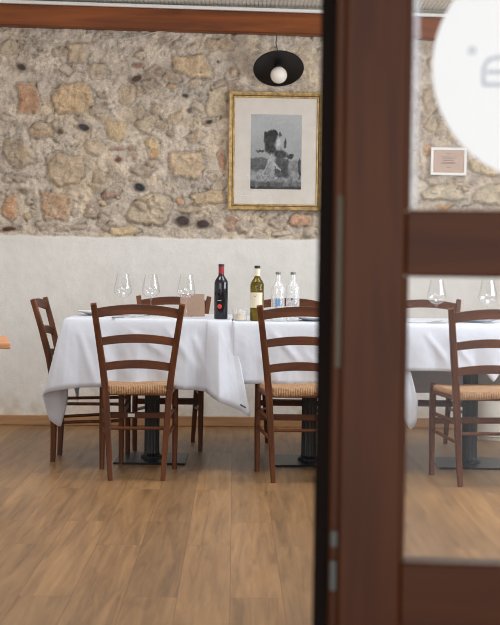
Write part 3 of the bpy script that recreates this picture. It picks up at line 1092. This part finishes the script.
xl, xr, yf, yb = 0.802, 1.642, 6.944, 7.776
st = []
st += run((xl, yb - .05), (xl, yf + .05), 6, 0.52, 0.545, 0.010, 0.003, 1.5, nrm=(-1, 0))
st += [(xl, yf, xl - 0.012, yf - 0.022, 0.545)]
st += run((xl + .03, yf), (1.20, yf), 7, 0.548, 0.545, 0.030, 0.007, 1.8, ph=0.5)
st += [(1.225, yf, 1.225, yf - 0.035, 0.540), (1.262, yf, 1.262, yf - .045, 0.497), (1.30, yf, 1.30, yf - 0.035, 0.540)]
st += run((1.34, yf), (xr - .05, yf), 6, 0.545, 0.545, 0.030, 0.008, 1.3, ph=1.5)
st += [(xr, yf, xr + .03, yf - .05, 0.50), (xr, yf, xr + .06, yf - .06, 0.38), (xr, yf, xr + .05, yf - .02, 0.46)]
st += run((xr, yf + .06), (xr, yb - .06), 6, 0.48, 0.42, 0.035, 0.012, 1.5, nrm=(1, 0))
st += [(xr, yb, xr + .05, yb + .02, 0.36), (xr, yb, xr + .06, yb + .06, 0.24), (xr, yb, xr + .02, yb + .05, 0.32)]
st += run((xr - .05, yb), (xl + .05, yb), 10, 0.352, 0.352, 0.010, 0.004, 2.5, nrm=(0, 1))
st += [(xl, yb, xl - .012, yb + .03, 0.36)]
CL3 = make_cloth('short white tablecloth seen through the lower pane of the door, its back side hanging lower', (TX[2], 7.36), T2 + 0.003, st, 23,
                 [(.90, .76, 1.02, .60, .007), (1.02, .74, 1.16, .58, .006), (1.3, .74, 1.42, .58, .006)])


# ------------------------------------------------------------------ chairs
def make_seat(parent):
    N = 41
    e = [math.copysign(abs(t) ** 0.75, t) for t in np.linspace(-1, 1, N)]
    V, F, S = [], [], []
    r = 0.018

    def pos(u, v, top):
        hw = 0.148 + (0.203 - 0.148) * (v + 1) / 2
        x, y = u * hw, -0.014 + 0.419 * (v + 1) / 2
        d = min((1 - abs(u)) * hw, (1 - abs(v)) * 0.21)
        k = min(d / r, 1)
        z = math.sqrt(max(0, 1 - (1 - k) ** 2))
        dip = -0.006 * (1 - u * u) * (1 - v * v)
        mid = 0.455 + 0.003 * math.sin(u * 3)
        return (x, y, mid + (0.021 * z + dip if top else -0.024 * z + 0.008 * (1 - u * u) * (1 - v * v)))
    for top in (True, False):
        n0 = len(V)
        for j in range(N):
            for i in range(N):
                u, v = e[i], e[j]
                p = pos(u, v, top)
                V.append(p)
                S.append(p[0] if abs(v) > abs(u) else p[1])
        for j in range(N - 1):
            for i in range(N - 1):
                q = (n0 + j * N + i, n0 + j * N + i + 1, n0 + (j + 1) * N + i + 1, n0 + (j + 1) * N + i)
                F.append(q if top else q[::-1])
    me = bpy.data.meshes.new('seat')
    me.from_pydata(V, [], F)
    a = me.attributes.new('strand', 'FLOAT', 'POINT')
    a.data.foreach_set('value', S)
    b_ = bmesh.new()
    b_.from_mesh(me)
    bmesh.ops.remove_doubles(b_, verts=b_.verts, dist=0.0003)
    b_.to_mesh(me)
    b_.free()
    return link_mesh('seat', me, M['rush'], parent, True)


def make_chair(label):
    t = thing('ladder_back_chair', label, 'chair', (0, 0, 0), 0, 'ladder back chairs around the tables')
    make_seat(t)
    rear = [(.131, .002, 0), (.138, .006, .12), (.150, .008, .32), (.160, .004, .46), (.174, -.018, .58), (.196, -.058, .74), (.217, -.100, .885)]
    ww = [.024, .028, .032, .034, .033, .031, .029]
    wd = [.026, .030, .036, .038, .034, .030, .026]
    for s in (-1, 1):
        MB().bar([(s * x, y, z) for x, y, z in rear], ww, wd, ch=0.28).build('leg', M['chair_wood'], t)
    for s in (-1, 1):
        MB().bar([(s * .191, .380, 0), (s * .192, .380, .25), (s * .190, .378, .482)], [.025, .031, .033], [.025, .031, .033], ch=0.5).build('leg', M['chair_wood'], t)

    def spine(z):
        for (a, b) in zip(rear, rear[1:]):
            if a[2] <= z <= b[2]:
                k = (z - a[2]) / (b[2] - a[2])
                return a[0] + (b[0] - a[0]) * k, a[1] + (b[1] - a[1]) * k
    for zc, h, rise in ((.838, .050, .022), (.696, .043, .019), (.569, .043, .017)):
        hx, y0 = spine(zc)
        pts = []
        for k in range(17):
            s = -1 + k / 8
            q = 1 - s * s
            pts.append((s * (hx - .006), y0 - 0.022 * q, zc + rise * q))
        MB().bar(pts, 0.013, [h * (0.93 + 0.07 * (1 - abs(-1 + k / 8))) for k in range(17)], up=(0, 0, 1), ch=0.35).build('back_slat', M['chair_wood_x'], t)
    MB().tube([(-.146, .006, .262), (.146, .006, .262)], .0085, 10).build('stretcher', M['chair_wood_x'], t, True)
    MB().bar([(-.188, .380, .285), (.188, .380, .285)], .016, .032, up=(0, 0, 1)).build('stretcher', M['chair_wood_x'], t)
    for s in (-1, 1):
        MB().tube([(s * .145, .008, .215), (s * .189, .378, .235)], .009, 10).build('stretcher', M['chair_wood'], t, True)
        MB().tube([(s * .151, .008, .318), (s * .189, .378, .325)], .009, 10).build('stretcher', M['chair_wood'], t, True)
        MB().bar([(s * .155, .006, .437), (s * .188, .378, .437)], .022, .022, up=(0, 0, 1)).build('seat_rail', M['chair_wood'], t)
    MB().bar([(-.155, .008, .437), (.155, .008, .437)], .022, .022, up=(0, 0, 1)).build('seat_rail', M['chair_wood_x'], t)
    MB().bar([(-.188, .378, .437), (.188, .378, .437)], .022, .022, up=(0, 0, 1)).build('seat_rail', M['chair_wood_x'], t)
    return t


ch = make_chair('brown chair with back to us, in front of the table with the red wine bottle')
CHAIRS = [
    ((.258, 6.64, 0), R(3), 'brown chair with back to us, before the two water bottles, half hidden by the door'),
    ((1.183, 6.60, 0), R(5), 'brown chair with back to us, seen through the door glass'),
    ((-1.066, 7.385, 0), R(-90), 'brown chair seen from its side at the free end of the table row'),
    ((-.470, 8.13, 0), R(180), 'brown chair by the wall facing us, behind the wine glasses and kraft card'),
    ((.245, 8.13, 0), R(180), 'brown chair by the wall facing us, mostly hidden behind the two water bottles'),
    ((1.082, 8.205, 0), R(181), 'brown chair by the wall facing us, behind the glass in the door pane'),
]
for loc, rz, lab in CHAIRS:
    copy_tree(ch, loc, rz, lab)
ch.location = (-.556, 6.65, 0)
ch.rotation_euler = (0, 0, R(3.5))
# a small white maker's tag on the front rail of the first chair only
tg = MB().box(-.058, -.022, .3715, .3735, .276, .294).build('rail_tag', M['white_paint'], ch)
tg['label'] = 'small white tag'


# ------------------------------------------------------------------ things on the tables
def zt_at(x):
    return TZ + 0.0078 if x < -0.090 else T2 + 0.0062


def wine_glass(label, x, y):
    t = thing('wine_glass', label, 'wine glass', (x, y, zt_at(x)), 0, 'wine glasses on the tables')
    outer = [(0.0, 0.0), (0.036, 0.0), (0.037, 0.0015), (0.030, 0.004), (0.010, 0.007), (0.0045, 0.014), (0.0036, 0.05), (0.0040, 0.090),
             (0.010, 0.098), (0.031, 0.108), (0.0455, 0.124), (0.0495, 0.141), (0.0475, 0.162), (0.039, 0.195), (0.0335, 0.228)]
    inner = [(0.0325, 0.228), (0.038, 0.195), (0.0465, 0.162), (0.0485, 0.141), (0.0445, 0.125), (0.030, 0.1095), (0.010, 0.101), (0.0005, 0.099)]
    MB().lathe(outer[:8], 32).build('stem', M['goblet'], t, True, 60)
    MB().lathe([(0.0040, 0.0902)] + outer[8:] + inner, 40).build('bowl', M['goblet'], t, True, 80)
    return t


wg = wine_glass('wine glass on the first table, farthest from the bottles', -.695, 7.30)
for lab, x, y in (('wine glass on the first table, second from the bottles and kraft card', -.545, 7.34),
                  ('wine glass in front of the upright kraft card', -.348, 7.28),
                  ('wine glass on the short cloth close beside the door frame', .986, 7.07),
                  ('wine glass behind the chair back seen through the door glass', 1.262, 7.10)):
    copy_tree(wg, (x, y, zt_at(x)), 0, lab)

BODY = [(0.0, 0.0), (0.033, 0.0), (0.0362, 0.004), (0.0362, 0.185), (0.0345, 0.198), (0.027, 0.212), (0.018, 0.224), (0.0148, 0.234), (0.0142, 0.262), (0.0142, 0.286), (0.0, 0.286)]


def arc_label(r, a0, a1, z0, z1, n=20):
    v, f = [], []
    for k in range(n + 1):
        a = a0 + (a1 - a0) * k / n
        for z in (z0, z1):
            v.append((r * math.cos(a), r * math.sin(a), z))
    f = [(2 * k, 2 * k + 2, 2 * k + 3, 2 * k + 1) for k in range(n)]
    return v, f


def wrap(shape, r, yaw, z):
    """flat outline (metres) wrapped on a bottle of radius r facing yaw"""
    v = [(r * math.cos(yaw + a / r), r * math.sin(yaw + a / r), z + b) for a, b in shape]
    return v, [tuple(range(len(v)))]


def disc(rad, n=16):
    return [(rad * math.cos(2 * math.pi * k / n), rad * math.sin(2 * math.pi * k / n)) for k in range(n)]


t = thing('wine_bottle', 'dark red wine bottle with red neck and round red seal', 'bottle', (-.154, 7.06, zt_at(-.154)))
MB().lathe(BODY, 40).build('glass_body', M['red_glass'], t, True, 50)
MB().lathe([(0.0146, 0.240), (0.0152, 0.240), (0.0152, 0.276), (0.0146, 0.276)], 24).build('capsule', M['red_foil'], t, True, 40)
MB().lathe([(0.0, 0.276), (0.0156, 0.2762), (0.0156, 0.288), (0.0135, 0.2895), (0.0, 0.2895)], 24).build('cap', M['dark_foil'], t, True, 40)
lb = MB()
lb.add(*wrap(disc(0.0122, 24), 0.0374, R(-100), 0.067))
lb.build('round_seal', M['red_seal'], t)
lt = MB()
for k, (a, w_) in enumerate(((-.007, .004), (-.0015, .003), (.0035, .0035), (.0085, .003))):
    lt.add(*wrap([(a - w_ / 2, -.002), (a + w_ / 2, -.002), (a + w_ / 2, .002), (a - w_ / 2, .002)], 0.0370, R(-103), 0.098))
lt.build('printed_name', M['cream_label'], t)

t = thing('wine_bottle', 'olive white wine bottle with cream label and black cap', 'bottle', (.036, 7.06, zt_at(.036)))
MB().lathe(BODY, 40).build('glass_body', M['olive_glass'], t, True, 50)
MB().lathe([(0.0146, 0.236), (0.0153, 0.236), (0.0153, 0.276), (0.0146, 0.276)], 24).build('capsule', M['cream_label'], t, True, 40)
MB().lathe([(0.0, 0.276), (0.0158, 0.2762), (0.0158, 0.290), (0.0135, 0.2915), (0.0, 0.2915)], 24).build('cap', M['dark_foil'], t, True, 40)
v, f = arc_label(0.0368, R(-185), R(-40), 0.070, 0.150)
MB().add(v, f).build('paper_label', M['cream_label'], t, True, 60)
lt = MB()
for k, (a, w_, zz) in enumerate(((-.006, .012, .136), (-.008, .007, .129))):
    lt.add(*wrap([(a - w_ / 2, -.0012), (a + w_ / 2, -.0012), (a + w_ / 2, .0012), (a - w_ / 2, .0012)], 0.0371, R(-95), zz))
lt.build('printed_name', M['dark_print'], t)
lt = MB().add(*wrap([(-.008, -.002), (.008, -.002), (.005, .004), (0, .002), (-.005, .004)], 0.0345, R(-92), 0.176))
lt.build('neck_emblem', M['red_foil'], t)

WB = [(0.0, 0.0), (0.032, 0.0), (0.0355, 0.004), (0.0355, 0.170), (0.0335, 0.184), (0.025, 0.196), (0.0165, 0.206), (0.0135, 0.216), (0.0125, 0.246), (0.0118, 0.246),
      (0.0125, 0.214), (0.0155, 0.2045), (0.0240, 0.1945), (0.0322, 0.183), (0.0340, 0.170), (0.0340, 0.010), (0.0, 0.008)]


def water_bottle(label, x, y, kind):
    t = thing('water_bottle', label, 'bottle', (x, y, zt_at(x)), 0, 'clear water bottles')
    MB().lathe(WB, 40).build('glass_body', M['bottle_clear'], t, True, 50)
    MB().lathe([(0.0, 0.246), (0.0132, 0.2462), (0.0138, 0.2475), (0.0138, 0.259), (0.012, 0.2605), (0.0, 0.2605)], 24).build('cap', M['steel'], t, True, 40)
    p = MB()
    if kind == 0:
        p.add(*wrap([(-.012, -.026), (-.002, -.026), (-.002, .018), (-.012, .024)], 0.0359, R(-92), 0.10))
        p.add(*wrap([(.002, -.020), (.012, -.020), (.012, .020), (.002, .014)], 0.0359, R(-92), 0.10))
        p.build('printed_label', M['blue_print'], t)
        q = MB()
        for zz in (.062, .068):
            q.add(*wrap([(-.010, -.001), (.010, -.001), (.010, .001), (-.010, .001)], 0.0359, R(-92), zz))
        q.build('printed_lines', M['dark_print'], t)
    else:
        for zz, s in ((.165, .0042), (.145, .0036), (.118, .0068)):
            p.add(*wrap([(0, -s), (s, 0), (0, s), (-s, 0)], 0.0359, R(-100), zz))
        p.build('printed_label', M['dark_print'], t)
    return t


water_bottle('clear water bottle with blue print, next to the cream labelled wine bottle', .146, 7.05, 0)
water_bottle('clear water bottle with small dark diamond marks', .226, 7.09, 1)

# candle in a tumbler
t = thing('candle_glass', 'short clear tumbler with a cream candle between the two wine bottles', 'candle', (-.054, 7.05, zt_at(-.054)))
MB().lathe([(0, 0), (0.034, 0), (0.037, 0.003), (0.041, 0.058), (0.0395, 0.058), (0.0355, 0.006), (0, 0.005)], 36).build('tumbler', M['bottle_clear'], t, True, 50)
c_ = MB().lathe([(0, 0.0056), (0.024, 0.0056), (0.024, 0.036), (0.022, 0.037), (0, 0.037)], 28).build('candle', M['wax'], t, True, 40)
MB().tube([(0, 0, .037), (.001, 0, .043)], .0008, 6).build('wick', M['dark_print'], c_)

# upright folded kraft card
t = thing('folded_card', 'upright folded kraft paper card behind a wine glass', 'menu card', (-.315, 7.40, zt_at(-.315)), R(8))
a = MB()
for s in (0, 1):
    y0 = 0.028 * (1 if s else -1)
    w = 0.0012
    x0, x1 = -0.072, 0.062
    a.add([(x0, y0, 0), (x1, y0, 0), (x1, 0.001 * (1 if s else -1), .122), (x0, 0.001 * (1 if s else -1), .122), (x0, y0 + w, 0), (x1, y0 + w, 0), (x1, 0.001 * (1 if s else -1) + w, .122), (x0, 0.001 * (1 if s else -1) + w, .122)],
          [(0, 1, 2, 3), (7, 6, 5, 4), (0, 4, 5, 1), (1, 5, 6, 2), (2, 6, 7, 3), (3, 7, 4, 0)])
a.build('folded_sheet', M['kraft'], t)
tag(t)


PLATE = [(0, 0.0), (0.062, 0.0), (0.075, 0.003), (0.126, 0.019), (0.131, 0.0215), (0.131, 0.0230), (0.126, 0.0222), (0.078, 0.007), (0.06, 0.0035), (0, 0.003)]


def plate(label, x, y):
    o = MB().lathe(PLATE, 56).build('plate', M['porcelain'], None, True, 50)
    o.location = (x, y, zt_at(x))
    return tag(o, label, 'plate', 'white plates set on the cloths')


pl = plate('white plate at the free end of the first table, in front of the side chair', -.822, 7.38)
for lab, x, y in (('white plate behind the chair back, below the two water bottles', .36, 7.18), ('white plate on the short cloth behind the chair seen through glass', 1.235, 7.22)):
    o = pl.copy()
    C.objects.link(o)
    o.location = (x, y + 0.06 * (x > 1), zt_at(x))
    o['label'] = lab


def knife(label, x, y, rz):
    o = thing('table_knife', label, 'knife', (x, y, zt_at(x) + .0005), rz, 'table knives')
    MB().bar([(-.11, 0, .003), (-.07, 0, .0035), (-.01, 0, .003)], [.012, .010, .008], .006, up=(0, 0, 1)).build('handle', M['steel'], o)
    MB().bar([(-.0095, 0, .003), (.05, 0, .003), (.09, .002, .003), (.105, .004, .003)], [.010, .018, .016, .004], [.002] * 4, up=(0, 0, 1)).build('blade', M['steel'], o)
    return o


def fork(label, x, y, rz):
    o = thing('table_fork', label, 'fork', (x, y, zt_at(x) + .0005), rz, 'table forks')
    MB().bar([(-.10, 0, .003), (-.06, 0, .004), (.02, 0, .003), (.045, 0, .006)], [.013, .010, .005, .008], .003, up=(0, 0, 1)).build('handle', M['steel'], o)
    b_ = MB().bar([(.0455, 0, .006), (.058, 0, .007)], [.020, .023], .0025, up=(0, 0, 1))
    for k in range(4):
        y0 = -.0093 + k * .0062
        b_.bar([(.057, y0, .007), (.085, y0, .010), (.10, y0, .012)], [.0032, .003, .0018], .002, up=(0, 0, 1))
    b_.build('tines', M['steel'], o)
    return o


knife('table knife on the first cloth behind the nearest chair back', -.66, 7.05, R(60))
fork('table fork on the first cloth beside the first wine glasses', -.61, 7.09, R(40))
fork('table fork on the short cloth beside the glass at the door frame', .925, 7.04, R(20))
knife('table knife on the short cloth at the foot of the glass', 1.04, 7.04, R(15))


# ------------------------------------------------------------------ things on the back wall
def wall_thing(name, label, cat, u, z, out):
    t = thing(name, label, cat)
    t.matrix_world = WALL_M @ Matrix.Translation((u, -out, z))
    return t


# framed engraving (local: x along the wall, y into the wall, z up; origin at the centre of its back)
FW, FH = 0.628, 0.786
t = wall_thing('framed_picture', 'old engraving of a dark tree stump in a gilt frame on the stone wall', 'picture', .1545, 1.845, .034)


def frame_loft(w, h, prof):
    rings = []
    for sx, sz in ((-1, -1), (1, -1), (1, 1), (-1, 1)):
        rings.append([(sx * (w / 2 - q), y, sz * (h / 2 - q)) for q, y in prof])
    return MB().loft(rings, closed=True)


frame_loft(FW, FH, [(0, 0.0), (0, -.022), (.004, -.030), (.012, -.032), (.019, -.026), (.024, -.022), (.024, 0)]).build('frame', M['gold'], t, False)
frame_loft(FW - .048, FH - .048, [(0, -.001), (0, -.0205), (.0035, -.0205), (.006, -.017), (.006, -.001)]).build('inner_moulding', M['gold_dark'], t)
frame_loft(FW - .060, FH - .060, [(0, -.001), (0, -.0165), (.006, -.018), (.011, -.013), (.011, -.001)]).build('slip', M['gold'], t)
MB().box(-FW / 2 + .03, FW / 2 - .03, -.008, -.002, -FH / 2 + .03, FH / 2 - .03).build('mat_board', M['mat_board'], t)
MB().box(-FW / 2 + .036, FW / 2 - .036, -.0125, -.0110, -FH / 2 + .036, FH / 2 - .036).build('glass', M['picture_glass'], t)


def make_print(parent):
    """a generic old landscape print: a dark stump with a leaning figure, low horizon, pale sky"""
    nx, nz = 110, 160
    w, h = 0.340, 0.496
    x = np.linspace(0, 1, nx)
    z = np.linspace(0, 1, nz)
    X, Z = np.meshgrid(x, z)
    qx = X + 0.02 * fbm(X, Z, 0.10, 5, 4) + 0.022 * fbm(X, Z, 0.035, 25, 3)
    qz = Z + 0.02 * fbm(X, Z, 0.10, 6, 4) + 0.022 * fbm(X, Z, 0.035, 26, 3)
    v = 0.66 + 0.05 * fbm(X, Z, 0.4, 7, 3) - 0.06 * (1 - Z)                    # sky
    def blend(v, m, c):
        return v * (1 - m) + c * m
    el = lambda cx, cz, rx, rz, e=0.25: smooth01((1 - np.hypot((qx - cx) / rx, (qz - cz) / rz)) / e)
    n_ = lambda cell, s, k: k * fbm(X, Z, cell, s, 4, 0.7)
    v = v + 0.05 * (Z - 0.7)
    v = blend(v, smooth01((0.43 - qz) / 0.02) * smooth01((.42 - qx) / .15), 0.36 + n_(.07, 8, .14))      # hills at the left
    v = blend(v, smooth01((0.40 - qz) / 0.02) * smooth01((qx - .60) / .1), 0.50 + n_(.06, 18, .14))      # lighter plain at the right
    v = blend(v, smooth01((0.27 - qz) / 0.02), 0.52 + n_(.05, 9, .22))                                   # pale ground
    v = blend(v, smooth01((0.12 - qz) / 0.04), 0.36 + n_(.06, 10, .2))
    v = blend(v, smooth01((0.04 - qz) / 0.02), 0.22)
    for a in ((.37, .66, .13, .13), (.44, .74, .10, .09), (.30, .72, .06, .06), (.39, .54, .12, .09), (.35, .60, .10, .08)):
        v = blend(v, el(*a, .35), 0.17 + n_(.05, 11, .16))                                               # dark crown of the stump
    for a in ((.58, .47, .17, .08), (.78, .45, .08, .04), (.68, .62, .03, .08), (.20, .51, .11, .022)):
        v = blend(v, el(*a, .4), 0.24 + n_(.05, 12, .16))
    box_ = smooth01((qx - .47) / .02) * smooth01((.76 - qx) / .02) * smooth01((.42 - qz) / .02) * smooth01((qz - .15) / .02)
    v = blend(v, box_, 0.31 + n_(.05, 14, .16))
    v = blend(v, el(.57, .735, .045, .04, .4), 0.30)                                                     # head
    v = blend(v, el(.55, .625, .055, .06, .4), 0.74)                                                     # pale shirt
    for (x0, z0, x1, z1, r_) in ((.41, .45, .24, .19, .016), (.38, .40, .58, .26, .018), (.24, .19, .32, .175, .012), (.34, .45, .44, .42, .012), (.62, .69, .66, .56, .010)):
        tt = np.clip(((qx - x0) * (x1 - x0) + (qz - z0) * (z1 - z0)) / ((x1 - x0) ** 2 + (z1 - z0) ** 2), 0, 1)
        d = np.hypot(qx - x0 - tt * (x1 - x0), qz - z0 - tt * (z1 - z0))
        v = blend(v, smooth01((r_ - d) / .01), 0.66)
    v = blend(v, el(.96, .28, .035, .16), 0.24)
    v = np.clip(v + 0.04 * fbm(X, Z, 0.018, 15, 2), 0.05, 0.8)
    co = np.stack([(X - .5) * w, np.zeros_like(X), (Z - .5) * h], -1).reshape(-1, 3)
    idx = np.arange(nx * nz).reshape(nz, nx)
    q = np.stack([idx[:-1, :-1], idx[:-1, 1:], idx[1:, 1:], idx[1:, :-1]], -1).reshape(-1, 4)
    me = bpy.data.meshes.new('engraving')
    me.from_pydata(co.tolist(), [], q.tolist())
    at = me.attributes.new('Col', 'FLOAT_COLOR', 'POINT')
    s = v.ravel()
    l = np.where(s <= .04045, s / 12.92, ((s + .055) / 1.055) ** 2.4)
    rgba = np.ones((len(s), 4), np.float32)
    rgba[:, 0], rgba[:, 1], rgba[:, 2] = l * 0.98, l, l * 1.03
    at.data.foreach_set('color', rgba.ravel())
    o = link_mesh('engraving', me, M['print'], parent, True)
    o.location = (0.004, -.0086, -0.004)
    return o


make_print(t)

# small white framed notice
t = wall_thing('framed_notice', 'small white framed notice on pinkish paper seen through the door glass', 'sign', 1.3185, 1.797, .030)
frame_loft(.242, .186, [(0, 0), (0, -.014), (.004, -.016), (.016, -.016), (.018, -.012), (.018, 0)]).build('frame', M['white_paint'], t)
MB().box(-.105, .105, -.008, -.003, -.077, .077).build('paper', M['pink_paper'], t)
tx = MB()
rng = random.Random(4)
for zz, hw in ((.052, .016), (.030, .060), (.018, .040), (.006, .034), (-.006, .044), (-.014, .050), (-.040, .012)):
    x = -hw
    while x < hw:
        l = rng.uniform(.006, .016)
        tx.box(x, min(x + l, hw), -.0084, -.0081, zz - .002, zz + .002)
        x += l + .004
tx.build('lettering', M['ink'], t)

# wall lamp: black enamel dish with a bare opal bulb, cord coming down from the beam
t = wall_thing('wall_lamp', 'black dish wall lamp with bare white bulb above the gilt frame', 'lamp', .160, 2.393, .14)
tilt = R(54)
ROT = Matrix.Rotation(-tilt, 4, 'X') @ Matrix.Rotation(R(90), 4, 'X')     # local z of the lathe -> towards the room, tipped down
ROT = Matrix.Rotation(R(90) + tilt, 4, 'X')
sh = MB().lathe([(0.0, -.004), (.030, -.004), (.090, .002), (.150, .012), (.166, .018), (.167, .020), (.165, .021), (.150, .0155), (.090, .006), (.030, 0), (0, 0)], 56).move(ROT)
sh.build('dish', M['black_enamel'], t, True, 50)
MB().lathe([(0, 0), (.024, 0), (.024, .020), (.019, .026), (.019, .034), (0, .034)], 28).move(ROT).build('socket', M['black_enamel'], t, True, 40)
bl = [(0, .026), (.016, .026), (.018, .034)] + [(.055 * math.cos(a), .078 + .055 * math.sin(a)) for a in [R(-58 + k * 10.5) for k in range(14)]] + [(0, .133)]
MB().lathe(bl, 32).move(ROT).build('bulb', M['opal'], t, True, 60)
arm = MB().tube([tuple(ROT @ Vector((0, 0, -.003))), tuple(ROT @ Vector((0, 0, -.03))), (0, .06, .062), (0, .105, .060), (0, .118, .060)], .009, 10)
arm.build('arm', M['black_enamel'], t, True)
MB().lathe([(0, 0), (.034, 0), (.034, .010), (.025, .016), (0, .016)], 24).move(Matrix.Translation((0, .133, .060)) @ Matrix.Rotation(R(90), 4, 'X')).build('wall_rose', M['black_enamel'], t, True, 40)
MB().tube([(0, .118, .09), (-.002, .113, .13), (-.012, .112, .17), (-.008, .110, .21), (-.02, .10, .245)], .0035, 8).build('cord', M['dark_print'], t, True)

# pale cable strung along the stones under the beam
pts = [(-.83, 2.575), (-.74, 2.592), (-.64, 2.622), (-.5, 2.634), (-.3, 2.634), (-.1, 2.625), (.04, 2.622), (.14, 2.632)]
cb = MB().tube([tuple(WALL_M @ Vector((u, -.034, z))) for u, z in pts], .0035, 8).build('electric_cable', M['mat_board'], None, True)
tag(cb, 'thin pale cable running along the stones under the beam', 'cable')

# ------------------------------------------------------------------ others
o = MB().lathe([(0, 0), (.098, 0), (.104, .008), (.106, .022), (.118, .030), (.124, .10), (.126, .30), (.130, .318), (.130, .330), (.120, .334), (.116, .32), (.114, .06), (0, .05)], 48).build('floor_pot', M['pot'], None, True, 40)
o.location = (1.555, 8.45, 0)
tag(o, 'pale round pot on the floor by the wall, behind the pedestal seen through glass', 'pot')

t = thing('wooden_table', 'orange pine tabletop corner poking in at the left edge of the photo', 'table', (-1.331, 5.681, 0), R(12))
MB().box(-.30, .30, -.30, .30, .728, .750, .004).build('tabletop', M['pine'], t)
MB().bar([(0, 0, .02), (0, 0, .7275)], .07, .07).build('column', M['pine'], t)
MB().bar([(-.22, 0, .0125), (.22, 0, .0125)], .06, .025, up=(0, 0, 1)).bar([(0, -.22, .012), (0, .22, .012)], .06, .024, up=(0, 0, 1)).build('foot', M['pine'], t)
